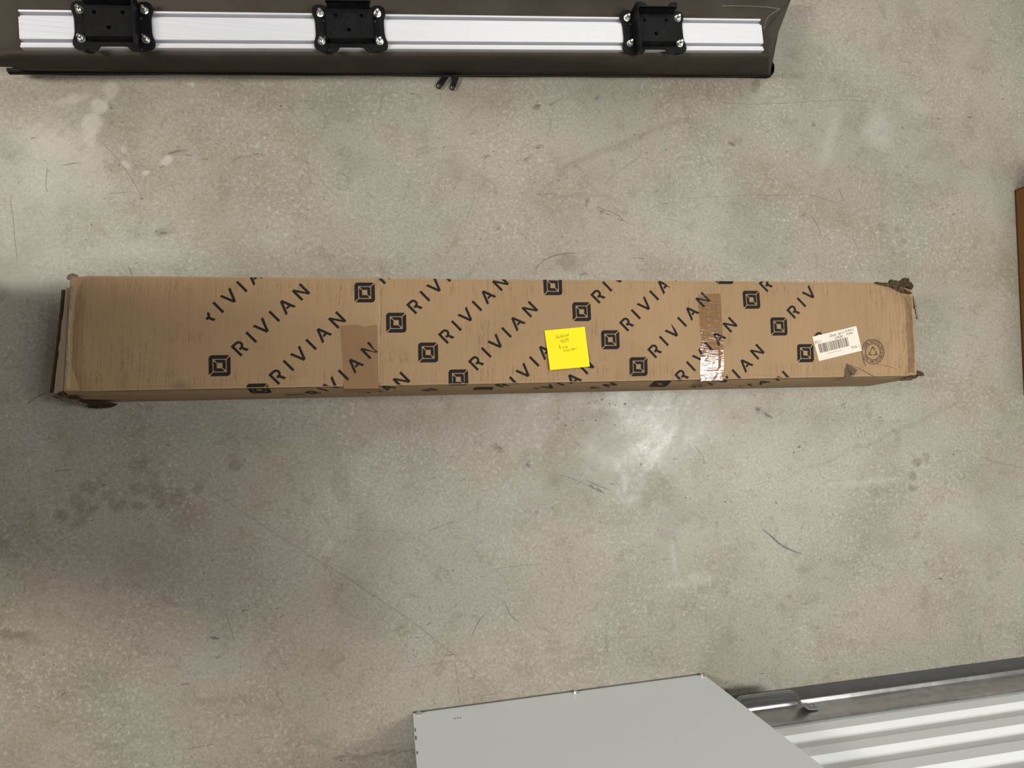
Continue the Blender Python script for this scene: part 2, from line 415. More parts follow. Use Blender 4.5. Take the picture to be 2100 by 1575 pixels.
    light = [(205,218,20,16,.4,.35,.48),(188,250,22,20,.2,.4,.48),(182,280,13,22,0,.4,.44),(150,205,40,7,-.25,.5,.42),(225,185,14,20,.5,.5,.42),(110,300,70,44,.2,.8,.42),(95,360,60,60,0,.8,.30),(170,320,40,40,0,.8,.32),(180,380,50,30,0,.9,.25),
        (256,307,7,7,0,.45,.40),(258,337,11,6,.4,.4,.42),(340,332,12,13,0,.35,.45),(295,350,5,5,0,.4,.5),(395,174,4,4,0,.4,.6),
        (672,1125,13,20,.5,.4,.20),(1800,270,26,34,.2,.8,.34),(1885,215,30,16,.2,.8,.22),(1700,290,12,50,.25,.8,.28),(1265,955,6,22,-.5,.6,.34),(1282,990,5,24,-.15,.6,.38),(1294,1022,18,7,-.2,.6,.30),(1380,1140,3.5,30,-.25,.6,.36),(1390,1170,3.5,14,-.3,.6,.30),
        (1500,950,60,40,0,.9,.14),(2000,1060,50,40,0,.9,.20),(1420,1190,40,14,-.2,.7,.30),(1760,990,80,7,-.05,.6,.22),(480,1370,120,40,0,.9,.10),(560,470,70,40,.2,.9,.16),(300,520,90,26,0,.9,.18),(1390,880,200,60,0,.9,.12)]
    for a_ in light: G = np.maximum(G, blob(*a_))
    G = np.maximum(G, line([(1190,835),(1340,838),(1420,838)], 2.0, .6, .45))
    B = np.maximum(B, np.maximum(blob(1340, 900, 220, 100, .2, .7), blob(1400, 1110, 60, 70, 0, .8)))
    B = np.maximum(B, np.maximum(blob(440, 850, 120, 30, .1, .8, .9), blob(1230, 1262, 34, 26, 0, .8)))
    col = np.zeros((len(px), 4), np.float32)
    fine = np.clip(.82+.12*wob(7, 5), .45, 1.1)
    col[:, 0] = np.clip(D*fine, 0, 1); col[:, 1] = np.clip(G*fine, 0, 1); col[:, 2] = B; col[:, 3] = 1
    at = me.attributes.new('wear', 'FLOAT_COLOR', 'POINT'); at.data.foreach_set('color', col.ravel())
    fl = finish('floor', me, CONCRETE); fl['kind'] = 'structure'
    fl['label'] = 'stained grey concrete floor'
    # thin scratches and scuffs
    sc = MB()
    S = [([(260,917),(340,955),(417,997),(493,1047),(570,1097),(633,1137),(713,1185),(770,1224),(837,1268),(930,1342),(1017,1408)],1.0),
         ([(1098,553),(1112,536),(1135,525),(1158,520),(1182,519)],2.6),([(1563,1085),(1577,1096),(1600,1116),(1622,1128),(1644,1136)],4.2),
         ([(1400,196),(1460,207),(1520,213),(1600,212),(1680,207),(1740,205),(1797,211)],1.0),([(1400,407),(1500,402),(1600,400),(1660,400),(1700,411),(1740,422)],1.1),
         ([(933,1352),(937,1390),(943,1440)],1.0),([(1001,1252),(985,1270),(975,1288),(967,1305)],1.3),([(1036,1233),(1040,1248),(1051,1266),(1065,1277)],1.5),
         ([(912,1344),(932,1342)],1.6),([(965,1431),(1010,1424)],1.0),([(970,1435),(1000,1430)],1.0),([(1243,1309),(1290,1308),(1340,1303)],.8),
         ([(2008,933),(2036,946),(2062,952),(2100,959)],1.1),([(1427,916),(1440,935),(1447,953)],1.2),([(385,1536),(440,1526)],1.4),([(370,1404),(391,1402)],1.8),
         ([(25,398),(22,415),(27,450),(30,490),(36,535)],1.0),([(130,339),(150,335),(166,334)],1.5),([(205,288),(235,320),(262,355),(280,385),(290,406)],1.0),
         ([(460,1250),(470,1280),(483,1322)],1.0),([(100,803),(75,815),(54,830)],1.6),([(112,966),(130,964),(150,963)],1.5),([(97,342),(94,380),(98,395)],.9),
         ([(262,546),(268,556),(271,565)],1.4),([(488,169),(496,178)],1.6),([(225,397),(258,394)],1.0),([(1664,439),(1675,460),(1686,484)],1.2),([(1745,480),(1755,500),(1763,512)],1.2),
         ([(1788,303),(1805,312),(1825,318)],1.2),([(1888,200),(1905,188),(1921,179)],1.1),([(1250,1005),(1202,985)],1.6),([(1204,995),(1240,1012)],2.0),([(1125,970),(1170,980),(1210,998)],1.2),
         ([(1000,1180),(1020,1166),(1070,1160),(1110,1156)],.9),([(1000,1180),(985,1184)],1.2),([(870,1090),(900,1080),(935,1068)],1.0),([(730,1085),(790,1090),(850,1094)],.8),
         ([(510,1520),(560,1508)],.9),([(1266,1340),(1336,1336)],.7),([(955,455),(975,400)],.7),([(1010,475),(1024,470),(1026,462)],1.3),([(700,354),(718,368)],1.4),([(752,395),(767,407)],1.3),
         ([(655,365),(668,380),(690,402)],1.1),([(660,338),(700,357)],.9),([(1560,255),(1576,267),(1569,270)],1.3),([(1435,310),(1450,325),(1462,342)],1.0),([(1225,424),(1265,440),(1283,455)],1.4),
         ([(1296,528),(1318,531)],1.2),([(565,1420),(585,1450)],1.0),([(830,1370),(890,1362),(930,1355)],.8),([(1337,1336),(1337,1347)],1.6),([(1465,155),(1465,195)],.9),([(1510,165),(1522,205)],1.0),([(1605,150),(1606,176)],.9),
         ([(1720,385),(1731,413)],1.3),([(1240,378),(1275,347),(1330,310)],1.0)]
    rng = random.Random(7)
    for pts, w in S:
        c = [bp(x, y, .0003) for x, y in spline(pts, 7)]
        n = len(c)
        ws = [(w*.62 if w < 1.25 else w*.85)/985*(.30+.9*math.sin(math.pi*(i+.4)/(n+.2))**.6)*rng.uniform(.55, 1.2) for i in range(n)]
        sc.ribbon(c, ws)
    for k in range(210):
        x, y = rng.uniform(0, 2100), rng.uniform(160, 1460)
        L, a_ = rng.uniform(3, 13), rng.gauss(-.3, .8)
        c = [bp(x+math.cos(a_)*L*t, y+math.sin(a_)*L*t+rng.uniform(-.8, .8), .0003) for t in (0, .5, 1)]
        sc.ribbon(c, [rng.uniform(.4, 1.6)/985 for _ in c])
    for x, y, L, w, a_ in ((845,192,9,4,-.4),(927,231,7,2,.6),(1021,257,6,3,.1),(1103,217,12,5,-.25),(1102,208,7,2,0),(1131,215,9,4,-.2),(1224,202,6,6,.3),(996,323,13,4,-.6),(1011,310,8,3,-.5),(1026,342,5,4,.7),(1046,325,5,2,.3),(1062,330,5,3,0),(1078,326,12,3,-.6),
            (1104,303,14,4,0),(1115,303,5,2,0),(1096,374,8,3,.5),(1106,398,9,2,.1),(1125,398,11,3,.05),(1138,399,8,2,0),(1202,413,5,3,0),(1202,421,6,5,0),(1195,428,6,2,0),(1232,433,8,5,.3),(1246,439,14,3,.45),(1273,451,14,3,.4),(978,461,3,3,0),(1021,467,8,3,-.5),(1152,486,5,4,0),(886,414,6,3,.3),(911,302,8,3,-.5),
            (1295,300,8,3,.3),(1366,307,7,4,1.0),(1364,274,8,3,-.3),(1301,276,8,3,-.2),(1196,562,18,6,-.3),(1317,530,12,2,.1),(1025,918,14,6,.5),(1018,912,5,4,.4),(1083,954,9,6,.6),(1100,1050,6,3,.3),(1133,1042,6,5,0),(907,1109,4,2,0),(919,1178,3,3,0),(1077,936,3,3,0),(1103,849,3,2,0),(1212,996,14,4,.5),(1230,1005,16,3,.55),(1235,819,7,6,0),(1250,828,6,3,.6),(1282,828,7,6,.5),(1208,826,4,4,0),(1145,847,5,5,.6),
            (1160,872,6,5,.2),(1195,862,6,4,.2),(1222,862,6,4,.2),(1315,952,6,5,-.6),(1255,992,9,3,.3),(1376,1012,5,2,-.6),(229,222,5,7,.3),(226,178,4,2,0),(350,314,22,4,-.3),(365,310,14,3,-.2),(385,318,26,2,.05),(363,301,14,2,-.2),(490,322,10,2,.2),(525,316,14,3,-.2),(320,474,6,4,.4),(335,478,16,5,.1),(445,295,9,2,0),(290,408,4,4,0),(576,217,6,6,0),(630,334,10,4,.6),(1500,296,15,7,.5),(1670,257,8,4,.2),(1613,311,3,4,0),(1620,323,3,3,0),(1647,442,5,5,.6),(1716,436,4,3,0),(1955,439,6,4,-.3),(1972,434,4,2,0),(1852,262,9,4,.2),(1988,240,12,4,.3),(1925,243,9,3,.2),(2057,203,8,4,-.4),(1524,234,3,2,0),(1817,204,4,3,0),(1554,840,10,8,.4),(1573,851,18,6,.75),(1580,855,10,4,.75),(1639,917,8,6,-.4),(1628,928,5,4,0),(1732,836,4,4,0),(1805,856,6,4,.2),(1956,932,7,4,0),(1760,897,3,3,0),(1766,885,4,3,0),(1578,980,3,3,0),(1699,1090,3,3,0),(1735,1126,4,3,0),(1930,1187,16,6,.2),(1592,1031,9,5,.1),(1488,1417,7,8,0),(1490,1400,4,4,0),(345,913,10,5,.2),(115,966,6,3,0),(503,850,4,3,0),(502,945,5,4,.3),(490,909,6,4,-.4),(643,1013,4,4,0),(636,1060,3,3,0),(285,1065,4,3,0),(220,1100,5,3,.3),(238,1099,6,3,-.3),(435,1150,5,6,.6),(53,1212,7,3,.2),(195,1208,8,2,.1),(277,1245,6,3,.7),(247,1263,6,3,-.6),(290,1297,6,4,.4),(500,1252,18,5,-.15),(440,1308,22,7,.1),(672,1435,5,4,0),(675,1345,3,3,0),(163,1500,7,3,-1.0),(700,1560,10,4,0),(875,1395,4,3,0),(830,1444,3,3,0),(1040,1387,4,3,.2)):
        c_, s_ = math.cos(a_), math.sin(a_); V_ = []
        for q in np.linspace(0, 2*math.pi, 11, endpoint=False):
            r_ = rng.uniform(.35, 1.15); u_, v_ = L/2*r_*math.cos(q), w/2*r_*math.sin(q)
            V_.append(bp(x+c_*u_-s_*v_, y+s_*u_+c_*v_, .0003))
        sc.add(V_, [tuple(range(10, -1, -1))])
    for k in range(420):
        x, y = rng.uniform(0, 2100), rng.uniform(160, 1500)
        if rng.random() < .45:
            cx, cy = rng.choice([(1260,215),(1300,195),(1200,850),(1250,840),(1560,830),(1420,1000),(600,1390),(1500,400),(1750,860),(560,1210)]); x, y = rng.gauss(cx, 60), rng.gauss(cy, 30)
        c = bp(x, y, .0003); r = rng.uniform(.5, 1.7)/985
        sc.add([c+np.array([r*math.cos(t)*rng.uniform(.6, 1.2), r*math.sin(t)*rng.uniform(.6, 1.2), 0]) for t in np.linspace(0, 2*math.pi, 7, endpoint=False)], [tuple(range(7))])
    o = sc.build('scratch_marks', material('scuff_rubber', (.15,.14,.12), .6), fl)
    o['kind'] = 'stuff'; o['label'] = 'dark scratches and specks'
    return fl
build_floor()

# ------------------------------------------------------------------ wall panel beside the roll-up door, and the door
def build_wall():
    A, Bp = bp(847, 1462), bp(1443, 1382)
    d = (Bp-A); L = np.linalg.norm(d); d /= L; n = np.array([-d[1], d[0], 0])   # n points to the camera side
    Hh = 2.15
    mb = MB()
    # folded sheet panel: face and two returns
    prof = [(0, -.055), (0, -.0015), (.0015, 0), (L-.0015, 0), (L, -.0015), (L, -.055)]
    lo = [A+d*s+n*o_+np.array([0, 0, .002]) for s, o_ in prof]; hi = [p+np.array([0, 0, Hh]) for p in lo]
    k = len(prof)
    mb.add(lo+hi, [(i, i+1, k+i+1, k+i) for i in range(k-1)]+[(k-1, 0, k, 2*k-1), tuple(range(k, 2*k)), tuple(range(k-1, -1, -1))])
    w = mb.build('wall_front', WALLP, None, loc=tuple(A)); w['kind'] = 'structure'
    w['label'] = 'flat light grey steel wall panel beside the roll-up door'
    for px, py in ((858, 1458), (1177, 1416), (1435, 1383)):
        s = (bp(px, py)-A) @ d
        c = A+d*s+n*.0+np.array([0, 0, .013])
        m2 = MB(); m2.cyl(c, .0055, .002, 14, ax=n); m2.cyl(c+n*.002, .0042, .003, 6, ax=n)
        m2.build('screw', BOLTM, w)
    e = MB()                                             # worn dark line where the panel meets the slab
    e.box(A+n*.0006+d*.0, d*L, n*.0012, np.array([0, 0, .0022]))
    e.build('sealant_line', RUBBER, w)
    ch = MB(); rng = random.Random(3)
    for z in (.18, .27, .41, .55, .06, .12):
        zz = z+rng.uniform(-.02, .02)
        ch.box(A+d*.0002+n*.0002+np.array([0, 0, zz]), d*rng.uniform(.001, .0025), n*.0004, np.array([0, 0, rng.uniform(.006, .02)]))
    for s_, zz in ((.075, .052), (.081, .052), (.086, .053)):
        ch.box(A+d*s_+n*.0001+np.array([0, 0, zz]), d*.003, n*.0003, np.array([0, 0, .003]))
    ch.build('paint_chips', material('chipped_paint', (.10,.095,.09), .7), w)
    # roll-up door
    p0 = bp(1520, 1427); p1 = bp(2100, 1349)
    dd = p1-p0; dd /= np.linalg.norm(dd); nn = np.array([-dd[1], dd[0], 0]); Z = np.array([0, 0, 1.0])
    q0 = p0-dd*.10; LL = 1.35
    door = MB(); zs = []; z = .150; zs.append((z-.02, .0)); zs.append((z, .0))
    z = .167
    while z < 2.1:
        zs += [(z, .000), (z+.010, .010), (z+.040, .010), (z+.054, .000)]; z += .0815
    nx = 12; V = []; Fc = []
    for zz, off in zs:
        for i in range(nx+1): V.append(q0+dd*(LL*i/nx)+nn*(off-.0045)+Z*zz)
    for r in range(len(zs)-1):
        for i in range(nx):
            a = r*(nx+1)+i; Fc.append((a, a+1, a+nx+2, a+nx+1))
    door.add(V, Fc)
    dr = door.build('door_1', DOORP, None, loc=tuple(q0)); dr['kind'] = 'structure'
    dr['label'] = 'white corrugated roll-up steel door'
    sm = MB()                                            # rubber seal with a lip on the slab
    prof = [(-.012, .074), (.000, .074), (.001, .016), (.003, .004), (.003, .001), (-.012, .001)]
    V = [q0+nn*o_+Z*zz for o_, zz in prof]+[q0+dd*LL+nn*o_+Z*zz for o_, zz in prof]; k = len(prof)
    sm.add(V, [((i+1) % k, i, k+i, k+(i+1) % k) for i in range(k)]+[tuple(range(k)), tuple(range(2*k-1, k-1, -1))])
    sm.build('bottom_seal', SEAL, dr)
    bb = MB()                                            # galvanised angle: ledge and upright
    prof = [(-.012, .0742), (.0075, .0742), (.0085, .0755), (.0080, .0775), (.0012, .0790), (.000, .082), (.000, .145), (-.0015, .1465), (-.012, .1465)]
    V = [q0+nn*o_+Z*zz for o_, zz in prof]+[q0+dd*LL+nn*o_+Z*zz for o_, zz in prof]; k = len(prof)
    bb.add(V, [((i+1) % k, i, k+i, k+(i+1) % k) for i in range(k)]+[tuple(range(k)), tuple(range(2*k-1, k-1, -1))])
    bb.build('bottom_bar', GALV, dr)
    # strip handle riveted to the bar
    hb = MB()
    def s_of(s): return p0+dd*s
    path = [(.107, .002), (.100, .002), (.090, .0025), (.080, .006), (.074, .014), (.071, .022), (.067, .030), (.060, .033), (.030, .034), (-.010, .034), (-.042, .034), (-.050, .031), (-.055, .022), (-.058, .012), (-.064, .004), (-.078, .002), (-.100, .002)]
    path = [tuple(p) for p in spline(path, 3)]
    V = []; zc, wd, th = .100, .030, .0022
    for i, (s, o_) in enumerate(path):
        s0, o0 = path[max(0, i-1)]; s1, o1 = path[min(len(path)-1, i+1)]
        t = np.array([s1-s0, o1-o0]); t /= np.linalg.norm(t); nr = np.array([t[1], -t[0]])   # outward normal
        if nr[1] < 0: nr = -nr
        roll = .012*smoothn(.006, .03, o_)              # grip rolls its upper edge back
        endw = 1.0 if 1 < i < len(path)-2 else .75
        for zz, k_ in ((-wd/2*endw, 0.0), (-wd/4, .001), (0, .0), (wd/2*endw, -roll)):
            for tt in (0, th):
                V.append(s_of(s+nr[0]*tt)+nn*(o_+nr[1]*tt+k_)+Z*(zc+zz))
    Fc = []; m8 = 8
    for i in range(len(path)-1):
        a, b = i*m8, (i+1)*m8
        for j in range(3):
            Fc.append((a+2*j+1, b+2*j+1, b+2*j+3, a+2*j+3)); Fc.append((a+2*j, a+2*j+2, b+2*j+2, b+2*j))
        Fc.append((a, b, b+1, a+1)); Fc.append((a+6, a+7, b+7, b+6))
    hb.add(V, Fc)
    h = hb.build('handle', STEEL, dr, smooth=False)
    for s in (.098, -.088):
        rv = MB(); rv.cyl(s_of(s)+nn*.004+Z*.100, .0038, .0018, 12, .0022, ax=nn); rv.build('rivet', GALV, h)
    # guide that the curtain runs in, behind the wall panel
    g = MB(); g.box(q0-dd*.002-nn*.03+Z*.002, dd*.05, nn*.026, Z*2.1); 
    t1 = g.build('trim_1', GALV, None, loc=tuple(q0)); t1['kind'] = 'structure'
build_wall()

# ------------------------------------------------------------------ the long printed carton
BH = .15
TL, TR = bp(147, 565, BH)[:2], bp(1874, 579, BH)[:2]
BR, BL = bp(1884, 770, BH)[:2], bp(133, 803, BH)[:2]
def boxP(s, w):
    return (BL*(1-s)+BR*s)*(1-w)+(TL*(1-s)+TR*s)*w
def box_sw(p):                               # invert (near-parallelogram, two Newton-like steps)
    p = np.array(p[:2]); s, w = .5, .5
    for _ in range(8):
        e = p-boxP(s, w)
        ds = (BR-BL)*(1-w)+(TR-TL)*w; dw = boxP(s, 1)-boxP(s, 0)
        J = np.array([[ds[0], dw[0]], [ds[1], dw[1]]]); q = np.linalg.solve(J, e); s += q[0]; w += q[1]
    return s, w
S779 = box_sw(bp(779, 690, BH))[0]; S1378 = box_sw(bp(1379, 690, BH))[0]
def ztop(s, w):
    z = BH+.0022*math.sin(math.pi*min(max(w, 0), 1))
    z += .0010*math.sin(s*9.0+1)*math.sin(math.pi*min(max(w, 0), 1))
    for sc, a in ((S779, .0016), (S1378, .0010)):
        d = abs(s-sc)*1.59
        z -= a*max(0, 1-d/.004)
    return z
def zworld(p):
    s, w = box_sw(p); return ztop(s, w)
def clip(poly, a, b, keep_left=True, eps=0.0):
    """keep part of polygon left of the line a->b"""
    a, b = np.array(a), np.array(b); t = b-a; t /= np.linalg.norm(t); n = np.array([-t[1], t[0]])
    if not keep_left: n = -n
    out = []; m = len(poly)
    for i in range(m):
        p, q = np.array(poly[i]), np.array(poly[(i+1) % m])
        dp, dq = (p-a) @ n-eps, (q-a) @ n-eps
        if dp >= 0: out.append(tuple(p))
        if (dp > 0 > dq) or (dp < 0 < dq): out.append(tuple(p+(q-p)*(dp/(dp-dq))))
    return out

def build_carton():
    root = new_empty('cardboard_box', tuple(np.append(boxP(.5, .5), 0)), 'long narrow cardboard shipping box with diagonal black printed logos, yellow note on top', 'box')
    rng = random.Random(11)
    ex = (BR-BL)/np.linalg.norm(BR-BL); ey = np.array([-ex[1], ex[0]])
    # body
    ns = 90; ring = []
    def out(z, s):                           # how far the front bulges past the lid edge
        base = float(np.interp(z, (0, .10, .1435), (.0135, .0105, .0)))+.002*math.sin(s*11)*math.sin(math.pi*z/.15)
        return base
    prof_front = [0.0005, .02, .05, .085, .115, .135, .1435]
    V = []; m = None
    for i in range(ns+1):
        s = i/ns; row = []
        for z in prof_front: row.append((*(boxP(s, 0)-ey*(out(z, s)-.0015)), z))
        row.append((*(boxP(s, .02)), .1445)); row.append((*(boxP(s, .98)), .1445))
        for z in prof_front[::-1]: row.append((*(boxP(s, 1)+ey*(.004*math.sin(math.pi*z/.15)-.001)), z))
        if i == 0:                            # the left end leans outwards
            row = [(x-.020*max(0, 1-z/.145)-.004, y, z) for x, y, z in row]
        m = len(row); V += row
    Fc = [(i*m+j, (i+1)*m+j, (i+1)*m+(j+1) % m, i*m+(j+1) % m) for i in range(ns) for j in range(m)]
    Fc = [f[::-1] for f in Fc]
    Fc += [tuple(range(m)), tuple(range(ns*m+m-1, ns*m-1, -1))]
    body = mk('body', V, Fc, CARD, root)
    # lid: top panel with rounded, scuffed edges
    nS, nW = 200, 30; V = []; W3 = []
    for i in range(nS+1):
        s = i/nS
        for j in range(nW+1):
            w = j/nW; p = boxP(s, w)
            z = ztop(s, w)
            d = min(w, 1-w)*.19; e = min(s, 1-s)*1.59
            z -= .0022*max(0, 1-d/.007)**2
            if s < .5: z -= .012*max(0, 1-e/.030)**2.0
            else: z -= .010*max(0, 1-e/.020)**2
            # crushed corners
            for cs, cw, r, a in ((1, 1, .075, .016), (1, 0, .035, .014), (0, 0, .05, .008), (0, 1, .03, .006)):
                q = boxP(cs, cw); dd = np.hypot(*(p-q))
                z -= a*max(0, 1-dd/r)**1.5
            z += rng.uniform(-1, 1)*.0006*max(0, 1-e/.04)
            V.append((*p, z))
            W3.append((s, w, d, e))
    n1 = len(V)
    for (x, y, z) in list(V): V.append((x, y, z-.004))
    k = nW+1
    Fc = []
    for i in range(nS):
        for j in range(nW):
            a = i*k+j; Fc.append((a, a+k, a+k+1, a+1)); Fc.append((n1+a, n1+a+1, n1+a+k+1, n1+a+k))
    for i in range(nS):
        a, b = i*k, (i+1)*k; Fc.append((a, n1+a, n1+b, b)); a += nW; b += nW; Fc.append((a, b, n1+b, n1+a))
    for j in range(nW):
        a = j; Fc.append((a, a+1, n1+a+1, n1+a)); a = nS*k+j; Fc.append((a, n1+a, n1+a+1, a+1))
    lid = mk('lid', V, Fc, CARD, root)
    col = np.zeros((len(V), 4), np.float32); col[:, 3] = 1
    def g(p, x, y, rx, ry):
        q = bp(x, y, BH); return max(0, 1-math.hypot((p[0]-q[0])*1080/rx, (p[1]-q[1])*1080/ry))
    for i, (s, w, d, e) in enumerate(W3):
        p = V[i]
        wear = max(.9*max(0, 1-abs(d-.018)/.022), .25)
        wear = max(wear, 1.3*max(0, 1-e/.18) if s > .5 else .55*max(0, 1-e/.3))
        wear = max(wear, 1.2*g(p, 1830, 630, 110, 70), .9*g(p, 260, 750, 130, 60))
        if .25 < s < .85: wear *= .55+.45*abs(math.sin(s*17))
        dark = max(.9*g(p, 370, 795, 24, 16), .6*g(p, 1492, 695, 8, 22), .5*g(p, 350, 765, 14, 8), .55*g(p, 1800, 700, 6, 14), .8*g(p, 1845, 588, 60, 14))
        pale = .45*max(0, 1-e/.020) if s < .5 else .15*max(0, 1-e/.02)
        pale = max(pale, .3*max(0, 1-d/.004))
        pale = max(pale, .35*max(0, 1-abs(s-S779)*1.59/.006))
        col[i, 0] = min(1, wear); col[i, 1] = min(1, dark); col[i, 2] = min(1, pale)
    col[n1:] = col[:n1]
    at = lid.data.attributes.new('wear', 'FLOAT_COLOR', 'POINT'); at.data.foreach_set('color', col.ravel())

    # ---- print
    fr = MB()
    def lay(mb, poly, lift=.0003):
        """poly in world xy on the lid; clipped to it, the rest folds over the front"""
        c = clip(poly, BL, BR, True, .0012); c = clip(c, TL, TR, False, .0008)
        c = [tuple(p) for i, p in enumerate(c) if np.hypot(*(np.array(p)-np.array(c[i-1]))) > 1e-6]
        if len(c) >= 3: mb.poly([(x, y, zworld((x, y))+lift) for x, y in c])
        f = clip(poly, BL, BR, False, .0004)
        f = clip(f, BL-ey*.055, BR-ey*.055, True)
        f = [tuple(p) for i, p in enumerate(f) if np.hypot(*(np.array(p)-np.array(f[i-1]))) > 1e-6]
        if len(f) >= 3:
            pts = []
            for p in f:
                s, w = box_sw(p); dv = -((np.array(p)-BL) @ ey); z = .1425-dv*.97
                q = boxP(s, 0)-ey*(out(z, s)-.0015+.0008)
                pts.append((q[0], q[1], z))
            tri = tessellate_polygon([[Vector((p[0], p[1], 0)) for p in f]])
            fr.add(pts, [t_ if True else t_ for t_ in tri])
    ST = .19                                   # stroke, in cap heights
    def bar(a, b, w=ST, ca=None):
        a, b = np.array(a, float), np.array(b, float); t = (b-a)/np.linalg.norm(b-a); n = np.array([-t[1], t[0]])*w/2
        return [tuple(a+n), tuple(a-n), tuple(b-n), tuple(b+n)]
    def arcpoly(c, r0, r1, a0, a1, n=8):
        A = np.linspace(a0, a1, n)
        return [(c[0]+r1*math.cos(t), c[1]+r1*math.sin(t)) for t in A]+[(c[0]+r0*math.cos(t), c[1]+r0*math.sin(t)) for t in A[::-1]]
    h = .5
    def seg(c, r0, r1, a0, a1, n=6):
        A = np.linspace(a0, a1, n+1)
        return [[(c[0]+r*math.sin(t), c[1]+r*math.cos(t)) for r, t in ((r0, A[k]), (r1, A[k]), (r1, A[k+1]), (r0, A[k+1]))] for k in range(n)]
    leg = [[(.20, -h), (.43, -h), (.235, -.10), (.05, -.10)]]
    LET = {
     'I': [[(-ST/2, -h), (ST/2, -h), (ST/2, h), (-ST/2, h)]],
     'V': [[(-.50, h), (-.30, h), (.10, -h), (-.10, -h)], [(.30, h), (.50, h), (.10, -h), (-.10, -h)]],
     'A': [[(-.50, -h), (-.30, -h), (.10, h), (-.10, h)], [(.30, -h), (.50, -h), (.10, h), (-.10, h)], [(-.13, -.25), (.24, -.25), (.17, -.09), (-.07, -.09)]],
     'N': [[(-.44, -h), (-.25, -h), (-.25, h), (-.44, h)], [(.25, -h), (.44, -h), (.44, h), (.25, h)], [(.25, -h), (.44, -h), (-.25, h), (-.44, h)]],
     'R': [[(-.36, -h), (-.17, -h), (-.17, h), (-.36, h)], [(-.17, .32), (.09, .32), (.09, h), (-.17, h)]]+seg((.09, .17), .15, .33, 0, math.pi)+[[(-.06, -.16), (.09, -.16), (.09, .02), (-.06, .02)]]+leg,
     'r': seg((.09, .17), .15, .33, math.pi*.42, math.pi, 4)+[[(-.06, -.16), (.09, -.16), (.09, .02), (-.06, .02)]]+leg,
    }
    def rr(x0, y0, x1, y1): pass
    g_ = .045                                  # half diagonal gap
    cu_ = [(-1+.34*(1-math.cos(t)), 1-.34*(1-math.sin(t))) for t in np.linspace(0, math.pi/2, 6)]
    outer = [[(-1, -1+2*g_+.02), (-1, .66), (-.64, .66), (-.64, -.64+g_)], cu_+[(-.66, .64), (-.64, .64), (-.64, .66)], [(-.66, 1), (1-2*g_-.02, 1), (.64-g_, .64), (-.66, .64)]]
    inner = [[(-.56+2*g_, .56), (.40, .56), (.52, .52), (.26, .26), (-.26+g_, .26)], [(.52, .52), (.56, .40), (.56, -.56+2*g_+.04), (.26, -.26+g_), (.26, .26)]]
    LOGO = outer+[[(-x, -y) for x, y in p] for p in outer]+inner+[[(-x, -y) for x, y in p] for p in inner]
    e45 = np.array([math.cos(math.radians(45.3)), math.sin(math.radians(45.3))]); n45 = np.array([-e45[1], e45[0]])
    CAP = .0240
    POS = {'R': .0440, 'I': .0712, 'V': .0975, 'I2': .1243, 'A': .1512, 'N': .1868}
    def put(name, polys, fn):
        nonlocal fr
        top = MB(); fr = MB()
        for poly in polys: lay(top, [tuple(fn(x, y)) for x, y in poly])
        if top.v: top.build(name, INK, lid)
        if fr.v: fr.build(name, INK, body)
    def word(o, only=None):
        for k_, d in POS.items():
            if only and k_ not in only: continue
            c = o+e45*d-n45*.0010
            put('printed_letter', LET[k_[0]], lambda x, y: c+e45*(x*CAP)+n45*(y*CAP))
    def logo(o):
        put('printed_emblem', LOGO, lambda x, y: o+ex*(x*.0178)+ey*(y*.0180))
    known = {(1,0):(451,750),(2,1):(748,600),(3,1):(812.5,662),(4,1):(878,723),(5,1):(940,778),(5,2):(1133.5,586),(6,2):(1192.3,639.5),(7,2):(1251,697),(8,2):(1309,752),(9,3):(1540,615),(10,3):(1595.5,670),(11,3):(1650.5,724.5)}
    S0, Si, Sj = np.array([-.33692, .16337]), np.array([.055504, -.050679]), np.array([.178945, .182927])
    offs = {}
    for (i, j), p in known.items():
        offs.setdefault(i, []).append(bp(*p, BH)[:2]-(S0+Si*i+Sj*j))
    for i in range(0, 12):
        o_ = np.mean(offs[i], axis=0) if i in offs else (np.mean(offs[1], axis=0) if i == 0 else np.mean(offs[11], axis=0))
        for j in range(-2, 6):
            c = bp(*known[(i, j)], BH)[:2] if (i, j) in known else S0+Si*i+Sj*j+o_
            s, w = box_sw(c)
            if s > .97 or w > 1.3: continue
            if i == 0:
                if j == 0:
                    for k_ in ('I', 'V', 'I2', 'A'):
                        word(c, [k_])
                    cc = c+e45*POS['R']-n45*.001
                    put('printed_letter', LET['r'], lambda x, y: cc+e45*(x*CAP)+n45*(y*CAP))
                continue
            cpx = c[0]
            if cpx < -.30: continue
            if w < -1.3: continue
            logo(c)
            if i == 11 and j == 3: word(c, ['R'])
            elif i == 10 and j == 3: word(c, ['R', 'I', 'V'])
            elif i == 9 and j == 3: word(c)
            else: word(c)
    # row that ends at the plain right part
    # ---- recycling stamp
    st = MB(); c0 = bp(1789, 721.5, BH)[:2]
    def sput(poly): lay(st, [tuple(c0+ex*x+ey*y) for x, y in poly], .0003)
    def ring_(r0, r1, n=48):
        for k_ in range(n):
            a0, a1 = 2*math.pi*k_/n, 2*math.pi*(k_+1)/n
            sput([(r0*math.cos(a0), r0*math.sin(a0)), (r1*math.cos(a0), r1*math.sin(a0)), (r1*math.cos(a1), r1*math.sin(a1)), (r0*math.cos(a1), r0*math.sin(a1))])
    R1 = .0255; ring_(R1-.0011, R1); ring_(.0158, .0169)
